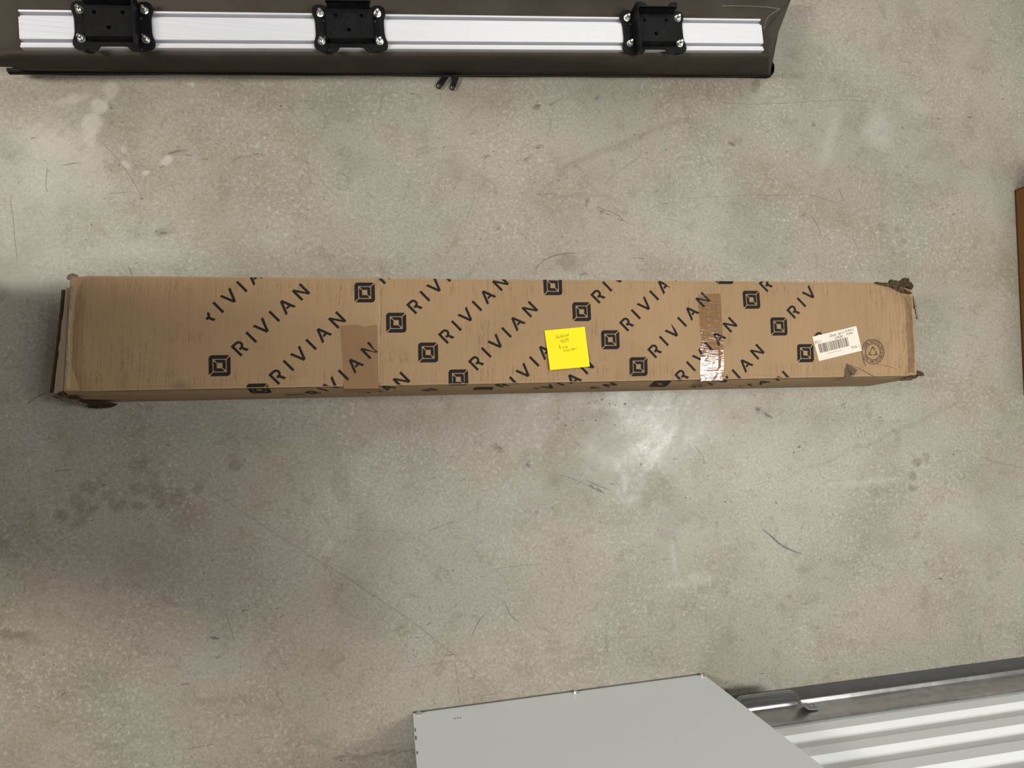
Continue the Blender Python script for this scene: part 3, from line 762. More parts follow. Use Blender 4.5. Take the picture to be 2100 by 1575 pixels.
    def arctext(txt, r, mid, step, flip):
        for k_, ch in enumerate(txt):
            if ch == ' ': continue
            a = mid-(k_-(len(txt)-1)/2)*step if not flip else mid+(k_-(len(txt)-1)/2)*step
            v, f = text2d(ch, .0072)
            rt = a-math.pi/2 if not flip else a+math.pi/2
            cc, ss = math.cos(rt), math.sin(rt)
            P = [(r*math.cos(a)+cc*x*1.15-ss*y, r*math.sin(a)+ss*x*1.15+cc*y) for x, y in v]
            W_ = [c0+ex*x+ey*y for x, y in P]
            st.add([(p[0], p[1], zworld(p)+.0003) for p in W_], f)
    arctext('100% RECYCLED', .0205, math.radians(88), math.radians(12.6), False)
    arctext('100% RECYCLABLE', .0205, math.radians(-84), math.radians(11.2), True)
    for k_ in range(3):                        # three chasing arrows
        a = math.radians(90+120*k_)
        def rot(x, y, a=a): return (x*math.cos(a-math.pi/2)-y*math.sin(a-math.pi/2), x*math.sin(a-math.pi/2)+y*math.cos(a-math.pi/2)-.0005)
        for pl in (bar((-.0040, .0040), (-.0003, .0104), .0014), bar((.0003, .0104), (.0030, .0056), .0014), [(-.0008, .0096), (.0008, .0096), (.0008, .0110), (-.0008, .0110)], [(.0012, .0062), (.0046, .0064), (.0040, .0032)]):
            sput([rot(x, y) for x, y in pl])
    st.build('recycling_stamp', INK, lid)['label'] = 'round printed recycling stamp'
    # ---- barcode label
    cs = [bp(*p, BH)[:2] for p in ((1663.8,691),(1754,669),(1766,719.3),(1678.4,740.7))]   # TL TR BR BL
    def lp(u, v, lift=.0007):
        p = (cs[3]*(1-u)+cs[2]*u)*(1-v)+(cs[0]*(1-u)+cs[1]*u)*v
        return (p[0], p[1], zworld(p)+lift)
    lb = MB(); n = 8
    V = [lp(i/n, j/n) for i in range(n+1) for j in range(n+1)]
    lb.add(V, [(i*(n+1)+j, (i+1)*(n+1)+j, (i+1)*(n+1)+j+1, i*(n+1)+j+1) for i in range(n) for j in range(n)])
    V2 = [lp(u, v, .0003) for u, v in ((0,0),(1,0),(1,1),(0,1))]; V1 = [lp(u, v) for u, v in ((0,0),(1,0),(1,1),(0,1))]
    lb.add(V1+V2, [(i, 4+i, 4+(i+1) % 4, (i+1) % 4) for i in range(4)])
    lab = lb.build('shipping_label', PAPER, lid); lab['label'] = 'white barcode label'
    lt = MB(); r2 = random.Random(5)
    u = .07
    while u < .755:
        w_ = r2.choice([.005, .006, .010, .014, .018]); 
        lt.add([lp(u, .30, .0010), lp(min(u+w_, .76), .30, .0010), lp(min(u+w_, .76), .655, .0010), lp(u, .655, .0010)], [(0,1,2,3)])
        u += w_+r2.choice([.005, .007, .010, .016])
    Lw, Lh = np.linalg.norm(cs[1]-cs[0]), np.linalg.norm(cs[0]-cs[3])
    def ltext(txt, u, v, size, sx=1.0):
        vv, f = text2d(txt, size, 'LEFT')
        lt.add([lp(u+x*sx/Lw, v+y/Lh, .0010) for x, y in vv], f)
    ltext('PO-1', .015, .735, .0088, .8); ltext('Door  #111', .37, .865, .0074, .95); ltext('LHR.J05', .47, .735, .0072, .8)
    ltext('FURN 2', .73, .895, .0062, .95); ltext('FURN', .74, .77, .0062, .95); ltext('9116  1', .78, .20, .0080, .8)
    lt.add([lp(.22, .205, .0010), lp(.55, .205, .0010), lp(.55, .215, .0010), lp(.22, .215, .0010)], [(0,1,2,3)])
    lt.build('label_print', mat_ink('label_ink', (.16,.12,.10)), lab)
    cr = MB(); cr.ribbon([lp(.515, 1.0, .0011), lp(.505, .86, .0011), lp(.485, .74, .0011), lp(.455, .55, .0011)], [.0007, .0005, .0006, .0003]); 
    # ---- kraft tape, torn at one end, folded over the front
    def sheet(name, pts_px_l, pts_px_r, mat, lift, par, nseg=1, jag=None, fold=.05, wav=0, bulge=None):
        """strip between a left and a right pixel polyline on the lid (from back to front), folded down the front"""
        mb = MB(); V = []; n_ = len(pts_px_l); cols = 8
        for r_, (a, b) in enumerate(zip(pts_px_l, pts_px_r)):
            bl_ = bulge[r_] if bulge else 0
            pa, pb = bp(*a, BH)[:2], bp(*b, BH)[:2]
            for c_ in range(cols+1):
                p = pa+(pb-pa)*c_/cols
                V.append((p[0], p[1], zworld(p)+lift+bl_*(.75+.25*math.sin(math.pi*c_/cols))+wav*rng.uniform(-1, 1)))
        if jag:
            for c_ in range(cols+1):
                x, y, z = V[c_]; V[c_] = (x+ey[0]*jag[c_]*1e-3, y+ey[1]*jag[c_]*1e-3, z)
        rows = n_
        sa, sb = box_sw(V[(n_-1)*(cols+1)])[0], box_sw(V[(n_-1)*(cols+1)+cols])[0]
        for zz in (.1465, .140, .125, .105, BH-fold-.005):   # down the front
            for c_ in range(cols+1):
                s = sa+(sb-sa)*c_/cols
                q = boxP(s, 0)-ey*(out(min(zz, .1435), s)+lift+(.0012 if zz > .1436 else -.0005))
                V.append((q[0], q[1], zz))
            rows += 1
        mb.add(V, [(r*(cols+1)+c_+1, r*(cols+1)+c_, (r+1)*(cols+1)+c_, (r+1)*(cols+1)+c_+1) for r in range(rows-1) for c_ in range(cols)])
        return mb.build(name, mat, par, smooth=False)
    kt = sheet('kraft_tape', [(697,669),(699,690),(702,730),(704,770),(705,797.5)], [(773,667),(774,690),(775,730),(776,770),(777,796.5)], KRAFT, .0002, root, jag=[0,.6,1.2,1.6,1.0,-1.5,-1.8,0,.4], fold=.035)
    kt['label'] = 'brown paper tape with a torn end'
    ct = sheet('clear_tape', [(1431,604),(1432,640),(1433,660),(1434,680),(1434,700),(1434,718),(1435,732),(1435,742),(1435,752),(1435,762),(1436,772),(1437,781.5)], [(1477,602),(1478,640),(1479,660),(1480,680),(1481,700),(1482,718),(1483,732),(1483,742),(1483,752),(1483,762),(1482,772),(1481,781)], CLEAR, .0007, root, fold=.03, wav=.0003, bulge=[0,0,0,.0002,.0006,.0014,.0019,.0018,.0014,.0010,.0005,0])
    ct['label'] = 'glossy crinkled clear tape'
    # wrinkles across the clear tape, as raised ridges
    wr = MB()
    for y, x0, x1, sl in ((630,1440,1479,-3),(652,1434,1480,1),(656,1448,1480,-1),(672,1442,1481,2),(676,1446,1470,-1),(690,1444,1460,0),(700,1450,1482,1)):
        pts = []
        for k_ in range(9):
            t = k_/8; p = bp(x0+(x1-x0)*t, y+sl*t+rng.uniform(-.8, .8), BH)[:2]; pts.append((p[0], p[1], zworld(p)+.0013))
        P = [np.array(p) for p in pts]; n_ = len(P); V = []
        for k_, p in enumerate(P):
            w_ = .0012*math.sin(math.pi*(k_+.5)/n_)+.0002; o_ = np.array([ey[0], ey[1], 0])
            V += [p-o_*w_-np.array([0,0,.0006]), p+np.array([0,0,.0004]), p+o_*w_-np.array([0,0,.0006])]
        wr.add(V, [(3*i, 3*i+3, 3*i+4, 3*i+1) for i in range(n_-1)]+[(3*i+1, 3*i+4, 3*i+5, 3*i+2) for i in range(n_-1)])
    wr.build('tape_wrinkles', CLEAR2, ct)
    # ---- clear tape round the right end
    et = MB(); V = []; n_ = 26; offs_ = (-.024, -.012, -.004, .0015, .0045, .006, .0065)
    for i in range(n_+1):
        w = .03+.83*i/n_; p = boxP(1, w)
        for k_, o_ in enumerate(offs_):
            if o_ < .001:
                q = p+ex*o_; z = zworld(q)-.010*max(0, 1+o_/.020)**2*(1 if o_ > -.02 else 0)+.0012
            else: q = p+ex*o_; z = .1405-(o_-.0015)*8-.002
            z += rng.uniform(-1, 1)*.0009; q = q+ex*rng.uniform(-1, 1)*.0005
            V.append((q[0], q[1], z))
    k = len(offs_)
    et.add(V, [(i*k+j, i*k+j+1, (i+1)*k+j+1, (i+1)*k+j) for i in range(n_) for j in range(k-1)])
    et.build('end_tape', CLEAR2, root)['label'] = 'crinkled clear tape wrapped round the right end'
    # ---- left end: taped strip, open gap and an outer flap standing off
    A0, A1 = bp(135, 590, .136), bp(110, 806, .130)       # edge of the taped end panel
    f1 = MB(); V = []; n_ = 24
    for i in range(n_+1):
        t = i/n_; w = .90-.88*t
        top = boxP(0, w); e0 = A0+(A1-A0)*t
        q0 = np.array([top[0]+.003, top[1], .1405]); q2 = np.array([e0[0], e0[1], e0[2]])
        q1 = (q0+q2)/2+np.array([-.001, 0, .0015]); q3 = q2+np.array([.005, 0, -.03])
        jit = rng.uniform(-1, 1)*.0008
        for q in (q0, q1, q2, q3): V.append(q+np.array([jit, 0, jit*.6]))
    f1.add(V, [(i*4+j, (i+1)*4+j, (i+1)*4+j+1, i*4+j+1) for i in range(n_) for j in range(3)])
    ep = f1.build('end_panel', CARD_PALE, root); ep['label'] = 'scuffed grey-brown end panel'
    B0, B1 = bp(126, 594, .095), bp(101, 806, .085)
    f2 = MB(); V = []
    for i in range(n_+1):
        t = i/n_; e0 = B0+(B1-B0)*t
        bow = .002*math.sin(math.pi*t)+rng.uniform(-1, 1)*.0004
        lo = np.array([max(e0[0]+.022, -.553), e0[1], .004])
        for q in (e0+np.array([bow, 0, 0]), e0+np.array([bow+.0042, 0, .0004]), lo+np.array([.0042, 0, 0]), lo): V.append(q)
    f2.add(V, [(i*4+j, (i+1)*4+j, (i+1)*4+(j+1) % 4, i*4+(j+1) % 4) for i in range(n_) for j in range(4)]+[(0,1,2,3), tuple(n_*4+j for j in (3,2,1,0))])
    f2.build('end_flap', CARD_DARK, root)['label'] = 'outer end flap standing open'
    gp = MB()                                             # sheet painted with the shade inside the open gap
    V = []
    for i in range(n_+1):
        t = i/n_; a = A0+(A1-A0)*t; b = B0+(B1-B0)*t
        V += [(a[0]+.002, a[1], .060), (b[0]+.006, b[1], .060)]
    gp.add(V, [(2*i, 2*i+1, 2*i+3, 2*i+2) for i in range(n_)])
    gp.build('box_inside_shade', CARD_IN_SHADE, root)
    # scuffed roll along the left lid edge
    cb = MB(); V = []
    for i in range(31):
        t = i/30; x = 146-13.5*t+rng.uniform(-1.2, 1.2); y = 570+228*t
        for dx_, dz in ((-3.0, -.006), (0, .0006), (4.0+2*math.sin(t*9), .0004), (7+2.5*math.sin(t*7+1), -.0022)):
            p = bp(x+dx_, y, BH-.003); V.append((p[0], p[1], BH-.004+dz+rng.uniform(-1, 1)*.0007))
    cb.add(V, [(i*4+j, (i+1)*4+j, (i+1)*4+j+1, i*4+j+1) for i in range(30) for j in range(3)])
    cb.build('crushed_edge', mat_cardboard('crushed_edge_cardboard', (.33,.245,.16), streak=.7), root)
    # ---- crumpled corners
    def crumple(name, pts, width, z, amp, seed, mat, nx_=26, ny_=7, par=root):
        r3 = random.Random(seed); c = spline(pts, max(2, nx_//(len(pts)-1))); mb = MB(); V = []; n_ = len(c)
        for i, p in enumerate(c):
            t = c[min(i+1, n_-1)]-c[max(0, i-1)]; t = t/np.linalg.norm(t); nn = np.array([-t[1], t[0]])
            w_ = width*(.35+.65*math.sin(math.pi*(i+.6)/(n_+.2)))
            for j in range(ny_):
                v = (j/(ny_-1)-.5)*w_*(1+r3.uniform(-.22, .22))
                q = p+nn*v; zz = z+amp*(r3.uniform(-1, 1)*.75+.5*math.sin(j*2.1+i*.7))
                b = bp(q[0], q[1], z); V.append((b[0], b[1], zz))
        fc = [(i*ny_+j, (i+1)*ny_+j, (i+1)*ny_+j+1, i*ny_+j+1) for i in range(n_-1) for j in range(ny_-1)]
        k_ = len(V); V += [(x+r3.uniform(-.0006, .0006), y, zz-.0025) for x, y, zz in V]
        fc += [tuple(k_+q for q in f[::-1]) for f in fc]
        mb.add(V, fc); return mb.build(name, mat, par)
    crumple('torn_corner', [(1794,580),(1815,583),(1836,587),(1856,597),(1870,601)], 9, .151, .0028, 1, CARD_DARK)['label'] = 'torn crumpled corner'
    crumple('torn_corner', [(1824,577),(1840,582),(1852,582),(1862,584),(1870,592)], 15, .149, .005, 2, CARD_DARK)
    crumple('torn_corner', [(1848,578),(1857,574),(1865,578)], 10, .148, .004, 3, CARD_DARK, 14)
    crumple('torn_corner', [(1868,755),(1878,762),(1886,766),(1895,769)], 9, .142, .003, 4, CARD_DARK, 16)
    crumple('torn_corner', [(1846,779),(1868,775),(1886,768)], 8, .138, .003, 5, CARD_DARK, 16)
    crumple('torn_corner', [(1870,603),(1877,625),(1882,655)], 4, .138, .002, 9, CARD_PALE, 16)
    crumple('torn_corner', [(138,572),(146,566),(158,566)], 10, .143, .003, 6, CARD_PALE, 14)
    crumple('torn_corner', [(116,806),(130,811),(150,814),(168,818)], 10, .118, .004, 7, CARD_DARK, 18)
    crumple('torn_corner', [(108,812),(118,818),(126,822)], 9, .080, .003, 12, CARD_PALE, 14)
    crumple('torn_corner', [(145,818),(160,826),(178,830)], 6, .080, .004, 8, CARD_PALE, 18)
    # torn opening low on the front, left: flat patch painted as its shade
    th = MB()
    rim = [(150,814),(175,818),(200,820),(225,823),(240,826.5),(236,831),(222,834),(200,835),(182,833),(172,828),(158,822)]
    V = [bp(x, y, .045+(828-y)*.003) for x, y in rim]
    th.poly([tuple(v+np.array([0, -.0015, 0])) for v in V]); th.build('torn_hole_shade', CARD_IN_SHADE, root)['label'] = 'flat patch painted as the shaded inside of a torn hole'
    crumple('torn_corner', [(180,835),(205,836),(228,833),(240,828)], 5, .030, .002, 13, CARD_DARK, 20)
    # ---- tear and crease near the right front corner
    tr = MB()
    tri = [(1735,746),(1752,759),(1745,772),(1752,779),(1733,781),(1731,760)]
    tr.poly([(*bp(x, y, BH)[:2], zworld(bp(x, y, BH))+.0005) for x, y in tri])
    dn = tr.build('tear', CARD_DARK, lid); dn['label'] = 'small torn fold'
    tf = MB(); pts = [(1735,745,.0006),(1754,759,.006),(1747,772,.005),(1738,758,.0015)]
    tf.poly([(*bp(x, y, BH)[:2], zworld(bp(x, y, BH))+dz) for x, y, dz in pts]); tf.build('torn_flap', CARD_DARK, lid)
    CRM = mat_ink('crease_brown', (.12,.072,.036)); FOM = mat_ink('fold_brown', (.22,.14,.075))
    for pts, w_ in (([(1742,748),(1765,758),(1785,768),(1800,777)], .0012), ([(1750,778),(1770,780),(1800,778),(1840,779),(1870,775)], .0018), ([(1800,747),(1820,751),(1838,757)], .0008), ([(1768,728),(1770,740),(1775,751)], .0022)):
        cl = MB(); c = spline(pts, 6); cl.ribbon([(*bp(x, y, BH)[:2], zworld(bp(x, y, BH))+.0005) for x, y in c], [w_*(.4+.6*math.sin(math.pi*(i+.5)/len(c))) for i in range(len(c))])
        cl.build('crease', CRM, lid)
    gl = MB(); P_ = []  # dark strip painted for the shade in the gap under the lid
    for s_ in np.linspace(.012, .985, 120):
        q = boxP(s_, 0)-ey*(out(.1432, s_)-.0015+.0016); P_.append((q[0], q[1], .1436))
    gl.ribbon(P_, [.0016*rng.uniform(.5, 1.2) for _ in P_], up=(-ey[0], -ey[1], .5)); gl.build('lid_gap_shade', CARD_IN_SHADE, body)
    for pts, w_ in (([(779,575),(780,640),(780,720),(779,797)], .0011), ([(1377,580),(1378,640),(1379,700),(1381,784)], .0007), ([(783,590),(782,640),(781,690)], .0016)):
        sv = MB(); c = spline(pts, 8); sv.ribbon([(*bp(x+rng.uniform(-.5, .5), y, BH)[:2], zworld(bp(x, y, BH))+.0004) for x, y in c], [w_*rng.uniform(.3, 1.1) for _ in c])
        sv.build('fold_line', FOM, lid)
    return root
build_carton()

# ------------------------------------------------------------------ sticky note
def build_note():
    cs = [bp(*p, BH+.003)[:2] for p in ((1116.5,678),(1199.5,670),(1208.5,752),(1127,759.5))]      # TL TR BR BL
    c = sum(cs)/4
    root = new_empty('sticky_note', (c[0], c[1], BH), 'square yellow sticky note with pencilled handwriting on the long printed box', 'sticky note')
    def P(u, v, lift=0):
        p = (cs[3]*(1-u)+cs[2]*u)*(1-v)+(cs[0]*(1-u)+cs[1]*u)*v
        z = zworld(p)+.0008+.0045*(1-v)**2+.0022*(1-u)**2+.0008*math.sin(v*5)
        return (p[0], p[1], z+lift)
    n = 14; V = [P(i/n, j/n) for i in range(n+1) for j in range(n+1)]
    fc = [(i*(n+1)+j, (i+1)*(n+1)+j, (i+1)*(n+1)+j+1, i*(n+1)+j+1) for i in range(n) for j in range(n)]
    k = len(V); V += [(x, y, z-.00015) for x, y, z in V]; fc += [tuple(k+q for q in f[::-1]) for f in fc]
    paper = mk('paper', V, fc, YELLOW, root, smooth=True)
    # one-stroke pen letters
    G = {'I': [[(.1,1),(.6,1)],[(.35,1),(.3,0)],[(.05,0),(.6,0)]], 'n': [[(0,.5),(.05,0)],[(.03,.35),(.2,.5),(.35,.4),(.38,0)]], 's': [[(.35,.5),(.08,.45),(.1,.3),(.32,.2),(.28,0),(0,.03)]],
         't': [[(.2,.9),(.18,.05),(.35,0)],[(0,.55),(.4,.58)]], 'a': [[(.38,.45),(.1,.48),(0,.2),(.15,0),(.36,.2),(.38,.45),(.42,0)]], 'l': [[(.12,1),(.1,.05),(.22,0)]],
         'e': [[(.02,.25),(.38,.3),(.28,.5),(.05,.42),(.02,.12),(.2,0),(.4,.08)]], 'd': [[(.36,.4),(.1,.46),(0,.2),(.15,0),(.36,.15),(.4,1),(.38,0)]], '4': [[(.05,.95),(.0,.45),(.4,.5)],[(.34,.9),(.3,0)]],
         '/': [[(.4,1.1),(.0,-.2)]], '6': [[(.35,1),(.08,.5),(.05,.1),(.25,0),(.36,.25),(.1,.35)]], '2': [[(.02,.75),(.2,1),(.36,.75),(.02,0),(.42,.03)]],
         'R': [[(.05,0),(.12,1),(.42,.85),(.36,.55),(.1,.5),(.48,0)]], 'i': [[(.1,.5),(.1,.05),(.18,0)],[(.12,.75),(.13,.8)]], 'v': [[(0,.5),(.15,0),(.35,.5)]],
         'C': [[(.4,.85),(.15,.95),(0,.4),(.15,0),(.42,.12)]], 'r': [[(.02,.5),(.06,0)],[(.05,.3),(.2,.5),(.34,.45)]], 'o': [[(.2,.5),(.0,.25),(.18,0),(.36,.25),(.2,.5)]], 'b': [[(.08,1),(.04,.02),(.3,.05),(.36,.35),(.08,.42)]]}
    ink = MB()
    def write(txt, u, v, h, adv, slope=0.0):
        for ch in txt:
            if ch != ' ':
                for st in G[ch]:
                    pts = [P(u+x*h*.85, v+y*h+slope*(x*h), .0003) for x, y in [tuple(q) for q in spline([(a, b, 0) for a, b in st], 4)] and [(q[0], q[1]) for q in spline([(a, b) for a, b in st], 4)]]
                    ink.ribbon(pts, .00042)
            u += adv; v += slope*adv
    write('Installed', .255, .775, .085, .036, .10); write('4/6/24', .36, .655, .085, .034, .10); write('Rivian', .30, .515, .085, .038, .0); write('Cross bars', .41, .425, .075, .032, .10)
    ink.build('handwriting', PENCIL, paper)
build_note()

# ------------------------------------------------------------------ awning in its bag
RZ = .112                                       # underside height of the mounting rail
def build_awning():
    a, b = bp(42, 97, RZ+.012), bp(1566, 102, RZ+.012)      # front corners of the rail
    c_, d_ = bp(32, 18, RZ+.012), bp(1562, 39, RZ+.012)
    e1 = (b-a)+(d_-c_); e1[2] = 0; e1 /= np.linalg.norm(e1); e2 = np.array([-e1[1], e1[0], 0]); Z = np.array([0, 0, 1.0])
    O = np.array([a[0], a[1], 0]); L = (b-a) @ e1; Wd = ((c_-a) @ e2 + (d_-b) @ e2)/2
    root = new_empty('rolled_awning', tuple(O+e1*L/2+e2*.08), 'rolled vehicle awning in dark taupe fabric bag with silver rail and black brackets', 'awning')
    W = lambda s, v, z: O+e1*s+e2*v+Z*z
    rng = random.Random(21)
    nz = lambda s, k: math.sin(s*7.3+k)*.5+math.sin(s*17.1+2*k)*.3+math.sin(s*31+3*k)*.2
    # bag: closed loft, cross-section from front bottom over the top to the back bottom
    vb = lambda s_: .017-.011*s_/L                  # front foot of the bag, behind the rail's front edge
    S = np.concatenate([[-1., -.93, -.75, -.5, -.25], np.linspace(0, L, 70), [L+.2, L+.45, L+.7, L+.9, L+1.0]])
    ring0 = [(.006, .003), (.000, .010), (-.003, .028), (-.006, .05), (-.007, .080), (-.0068, .108), (-.0022, .1175), (.004, .104), (.06, .1035), (.075, .110), (.115, .107), (.138, .094), (.150, .072), (.152, .045), (.148, .018), (.140, .003)]
    V = []; m = len(ring0)
    for q in S:
        e_ = max(0, q-L); e0 = max(0, -q); s = min(max(q, 0), L)
        for j, (v, z) in enumerate(ring0):
            ps, pv, pz = s, v, z
            pv += vb(s)*(1-z/.11)*(1-smoothn(.02, .12, v))
            if j <= 5: pv += .0025*nz(s, j*.6)*(1 if 1 < j < 5 else .15)
            if 4 <= j <= 12: pz += .0025*nz(s*1.3, j*.9+2)*(0 if 0 <= q <= L else 1)
            if e_ > 0:                              # right end: loose fabric, flared at the back
                ext = .024+.062*(1-min(z, .11)/.11)**.8*(1-.6*smoothn(.02, .10, v))+.085*smoothn(.045, .15, v)-.008*math.exp(-((z-.055)/.03)**2)*(1-smoothn(.0, .06, v))
                ps += ext*e_+.003*math.sin(v*70)*e_; pz -= .010*e_**2*smoothn(.05, .11, z); pv += .016*e_*smoothn(.08, .15, v)
            if e0 > 0:
                ext = .060+.028*(1-min(z, .11)/.11)
                ps -= ext*e0*(1-.25*smoothn(.5, 1, e0)*(1 if j < 3 else 0)); pz -= .012*e0**2*smoothn(.05, .11, z)
                if j < 3: pv += .006*e0**2
            V.append(W(ps, pv, max(pz, .002)))
    n = len(S)
    Fc = [(i*m+j, i*m+(j+1) % m, (i+1)*m+(j+1) % m, (i+1)*m+j) for i in range(n-1) for j in range(m)]
    Fc += [tuple(range(m-1, -1, -1)), tuple((n-1)*m+j for j in range(m))]
    Fc = [f[::-1] for f in Fc]
    bag = mk('bag', V, Fc, FABRIC, root, smooth=True); bag['label'] = 'dark taupe fabric bag'
    for p in bag.data.polygons:
        if len(p.vertices) > 4: p.use_smooth = False
    # black base strip with the zipper
    zp = MB(); V = []
    sE = [(x, 0) for x in np.linspace(-.075, L+.075, 40)]+[(L+.084, .002), (L+.091, .008), (L+.092, .018), (L+.088, .030)]
    for s, dv in sE:
        o_ = .0010*nz(s, 5)+vb(s)+dv
        out_ = .006 if s < L+.08 else .004
        for v, z in ((.004, .0125), (-.0015, .0095), (-.0030, .001), (.010, .001)): V.append(W(s, v+o_, z))
    zp.add(V, [(i*4+j+1, i*4+j, (i+1)*4+j, (i+1)*4+j+1) for i in range(len(sE)-1) for j in range(3)])
    zt = zp.build('zipper', BLACK, bag); zt['label'] = 'black zipper strip'
    # stitching on the front
    stt = MB()
    for z0, s0, s1 in ((.021, -.06, L+.045), (.0165, .2, L*.95), (.050, -.050, .10)):
        pts = []
        for s in np.arange(s0, s1, .006):
            zz = z0+.0018*nz(s*.8, 3)
            vv = vb(s)*(1-zz/.11)-.0075-.0025*abs(nz(s, 1.2)) if z0 < .04 else vb(s)*(1-zz/.11)-.0105
            pts.append(W(s, vv, zz))
        stt.ribbon(pts, .0007, up=e2)
    so_ = stt.build('stitching', STITCH, bag); so_['kind'] = 'stuff'
    # end seam folds
    for pts in ([(1480,12),(1520,12),(1566,14),(1600,18)], [(1566,100),(1564,112),(1563,130)], [(1495,136),(1530,136),(1572,135)], [(1600,18),(1575,35),(1566,60)]):
        sm = MB(); c = spline(pts, 5); sm.ribbon([bp(x, y, .116 if y < 90 else .045)+np.array([0, -.0045 if y > 90 else 0, 0]) for x, y in c], .0008)
        sm.build('seam', STITCH, bag)
    # two zipper pulls lying on the slab
    def pull(x0, y0, x1, y1, w, zt_):
        A = bp(x0, y0, .010); B = bp(x1, y1, .004); t = B-A; ln = np.linalg.norm(t); t /= ln; s_ = np.cross(Z, t); s_ /= np.linalg.norm(s_); up = np.cross(t, s_)
        r = w/2
        outl = [(0, -r*.75), (ln-r, -r)]+[(ln-r+r*math.sin(q), -r*math.cos(q)) for q in np.linspace(0, math.pi, 12)]+[(0, r*.75)]
        v, f = shape2d(outl, [ell(ln-r*.95, 0, r*.68, r*.62)], .0022, lambda x, y, z: A+t*x+s_*y+up*z)
        mk('zipper_pull', v, f, BLACK, root)
    pull(919, 152, 896.5, 181, .0125, 0); pull(938, 153, 925.5, 185, .0118, 0)
    sl = MB(); A = bp(925, 151, .008); sl.box(A-e1*.014-e2*.002-Z*.005, e1*.040, e2*.007, Z*.010); sl.build('zipper_slider', BLACK, zt)
    # aluminium rail
    w = Wd
    prof = [(.0006, -.005), (0, .0125), (.0012, .0132), (.0035, .0128), (.0045, .0105), (.0095, .0102), (.0098, -.004), (.0140, -.004), (.0142, .0132), (.0145, .0138), (w-.0138, .0138), (w-.0132, .0125), (w-.0128, .0085), (w-.0078, .0080), (w-.0076, -.004), (w-.0038, -.004), (w-.0036, .0128), (w-.0012, .0132), (w, .0125), (w, -.005)]
    k = len(prof); V = [W(0, v, RZ+z) for v, z in prof]+[W(L, v, RZ+z) for v, z in prof]
    rl = MB(); rl.add(V, [(i, (i+1) % k, k+(i+1) % k, k+i) for i in range(k)][::-1] and [((i+1) % k, i, k+i, k+(i+1) % k) for i in range(k)]+[tuple(range(k)), tuple(range(2*k-1, k-1, -1))])
    rail = rl.build('rail', ALU, root); rail['label'] = 'silver aluminium mounting rail'
    # brackets
    zt0 = RZ+.0140
    def bolt_mesh():
        mb = MB(); mb.cyl((0,0,0), .0068, .0014, 16); mb.cyl((0,0,.0014), .0058, .0048, 6); mb.cyl((0,0,.0062), .0034, .0070, 12); mb.cyl((0,0,.0132), .0034, .0014, 12, .0018)
        me = bpy.data.meshes.new('bolt'); me.from_pydata(mb.v, [], mb.f); me.materials.append(BOLTM); return me
    bm_ = bolt_mesh()
    half = [(.040,.034),(.0415,.0405),(.047,.0435),(.058,.0435),(.0645,.040),(.067,.034),(.0665,.027),(.0635,.018),(.0625,.010)]
    plate = half+[(x, -y) for x, y in half[::-1]]; plate = plate+[(-x, -y) for x, y in plate]
    rngb = random.Random(2)
    for (cx, cy), side in (((232, 52), 1), ((718, 57), 0), ((1340, 65), -1)):
        c0 = bp(cx, cy, zt0+.004)
        fr_ = lambda x, y, z, c0=c0: c0+e1*x+e2*y+Z*(z-.004)
        slots = []
        for sx in (-1, 1):
            for sy in (-1, 1):
                slots.append(ell(sx*.0525-sx*.0075, sy*.0262-sy*.0100, .0058, .0036, math.atan2(sy, sx)+.5*sx*sy))
        mb = MB(); v, f = shape2d(plate, slots, .004, fr_); mb.add(v, f)
        ht, hb = .018, .018                       # tray height over the plate, upstand of the back wall
        tray = [(-.0385,-.0265),(.0385,-.0265),(.0385,.0265),(-.0385,.0265)]
        v, f = shape2d(tray, [ell(-.024,.014,.0036,.0036), ell(.022,.014,.0036,.0036), ell(-.002,-.013,.0036,.0036)], .0025, lambda x, y, z: fr_(x, y, z+ht)); mb.add(v, f)
        mb.box(fr_(-.0385, -.0265, .0045), e1*.077, e2*.0535, Z*.001)
        def flange(sy, y0, z0, lip):
            lp_ = [(-.0405, 0), (.0405, 0), (.0405, lip), (.030, lip), (.026, lip*.84), (.0205, lip*.36), (-.0205, lip*.36), (-.026, lip*.84), (-.030, lip), (-.0405, lip)]
            v, f = shape2d([(x, sy*(y0+y)) for x, y in lp_], [], .0026, lambda x, y, z: fr_(x, y, z+z0)); mb.add(v, f)
        mb.box(fr_(-.0385, .0265, ht), e1*.077, e2*.0022, Z*hb+e2*.003)          # back wall up
        flange(1, .0295, ht+hb-.0026, .0125)
        mb.box(fr_(-.0385, -.0265, ht+.0025), e1*.077, e2*(-.0022), Z*(-ht+.002)+e2*(-.004))     # front wall down
        flange(-1, .0315, .0045, .0165)
        for sx in (-1, 1):                        # sloping cheeks
            mb.box(fr_(sx*.0385, -.028, ht+.002), e1*(sx*.0022), e2*.058, Z*(-ht+.002)+e1*(sx*.005))
        if side:
            mb.box(fr_(side*.0415-.0012, -.0475, .0045), e1*.0026, e2*.090, Z*(ht+.012))
        br = mb.build('bracket', BLACK, root)
        for sx in (-1, 1):
            for sy in (-1, 1):
                o = bpy.data.objects.new('bolt', bm_); COL.objects.link(o); o.parent = br
                p = fr_(sx*.0525+rngb.uniform(-.0008, .0008), sy*.0262+rngb.uniform(-.0008, .0008), .004)
                o.location = Vector(p)-ROOT[br.name]; o.rotation_euler = (rngb.uniform(-.04, .04), rngb.uniform(-.04, .04), rngb.uniform(0, 1))
build_awning()

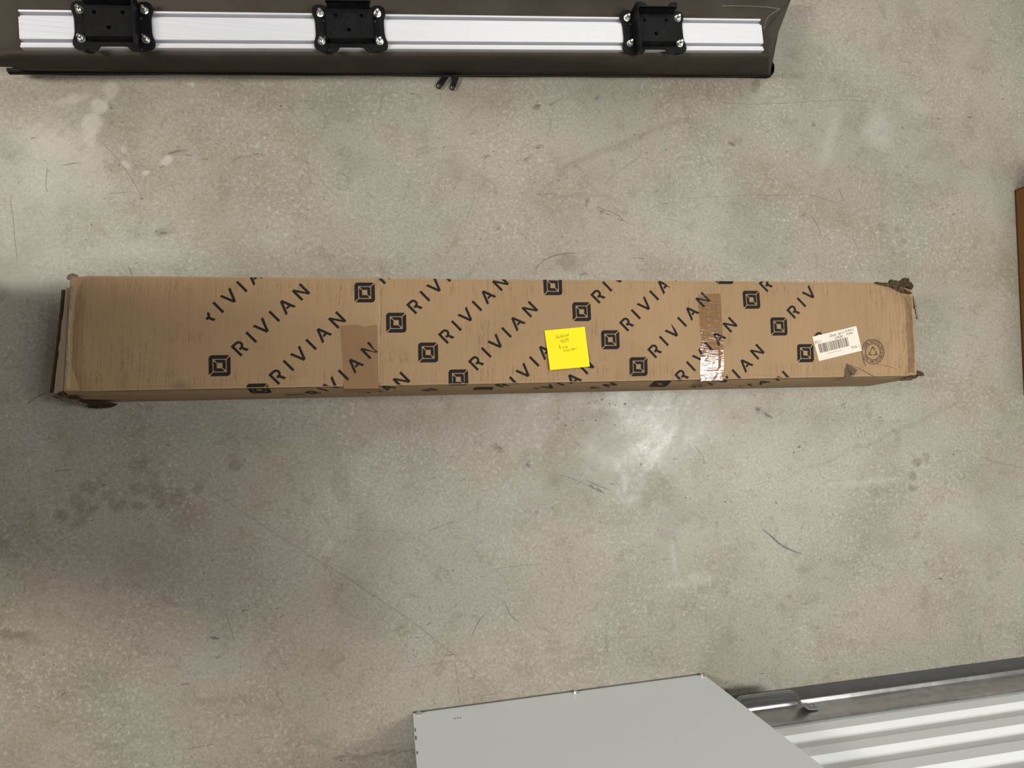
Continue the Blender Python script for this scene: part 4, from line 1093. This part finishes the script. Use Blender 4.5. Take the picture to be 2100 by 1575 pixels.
# ------------------------------------------------------------------ plain brown carton at the right
def build_brown_box():
    A, B = bp(2080, 390), bp(2099, 812)
    d = A-B; L = np.linalg.norm(d); d /= L; n = np.array([d[1], -d[0], 0]); Z = np.array([0, 0, 1.0])   # n points away from the long box
    root = new_empty('cardboard_box', tuple(B), 'low plain brown cardboard box without print, past the barcode-labelled end of the long box', 'box')
    Hh, Dp, t = .28, .36, .004
    w = MB()
    for o, u, v in ((B, d*L, n*t), (B+n*(Dp-t), d*L, n*t), (B, d*t, n*Dp), (B+d*(L-t), d*t, n*Dp)): w.box(o+Z*.001, u, v, Z*(Hh-.005))
    w.box(B+Z*.001, d*L, n*Dp, Z*t)
    w.build('body', CARD_BROWN, root)
    for k in (0, 1):
        m = MB(); m.box(B+n*(k*(Dp/2+.001))+Z*(Hh-.004), d*L, n*(Dp/2-.001), Z*t); m.build('flap', CARD_BROWN, root)
    tp = MB(); tp.box(B-d*.0004+n*(Dp/2-.024)+Z*(Hh+.0001), d*(L+.0008), n*.048, Z*.0003); tp.build('packing_tape', KRAFT, root)
build_brown_box()

def build_tall_box():  # unseen box, added to block the left lamp and cast shade
    x0, x1, y0, y1, Hh, t = -1.10, -.88, -.12, .28, 1.12, .005
    root = new_empty('added_shade_box', (x0, y0, 0), 'tall narrow brown box added out of view to shade the torn end of the long box', 'box')
    w = MB()
    X, Y, Z = np.array([1., 0, 0]), np.array([0, 1., 0]), np.array([0, 0, 1.])
    P = lambda x, y, z: np.array([x, y, z])
    w.box(P(x0, y0, .001), X*(x1-x0), Y*t, Z*(Hh-.006)); w.box(P(x0, y1-t, .001), X*(x1-x0), Y*t, Z*(Hh-.006))
    w.box(P(x0, y0+t, .001), X*t, Y*(y1-y0-2*t), Z*(Hh-.006)); w.box(P(x1-t, y0+t, .001), X*t, Y*(y1-y0-2*t), Z*(Hh-.006))
    w.box(P(x0+t, y0+t, .001), X*(x1-x0-2*t), Y*(y1-y0-2*t), Z*t)
    w.build('body', CARD_BROWN, root)
    for k in (0, 1):
        m = MB(); m.box(P(x0+k*(x1-x0)/2+.001, y0, Hh-.005), X*((x1-x0)/2-.002), Y*(y1-y0), Z*t); m.build('flap', CARD_BROWN, root)
    tp = MB(); tp.box(P((x0+x1)/2-.024, y0-.0004, Hh+.0001), X*.048, Y*(y1-y0+.0008), Z*.0003); tp.build('packing_tape', KRAFT, root)
build_tall_box()
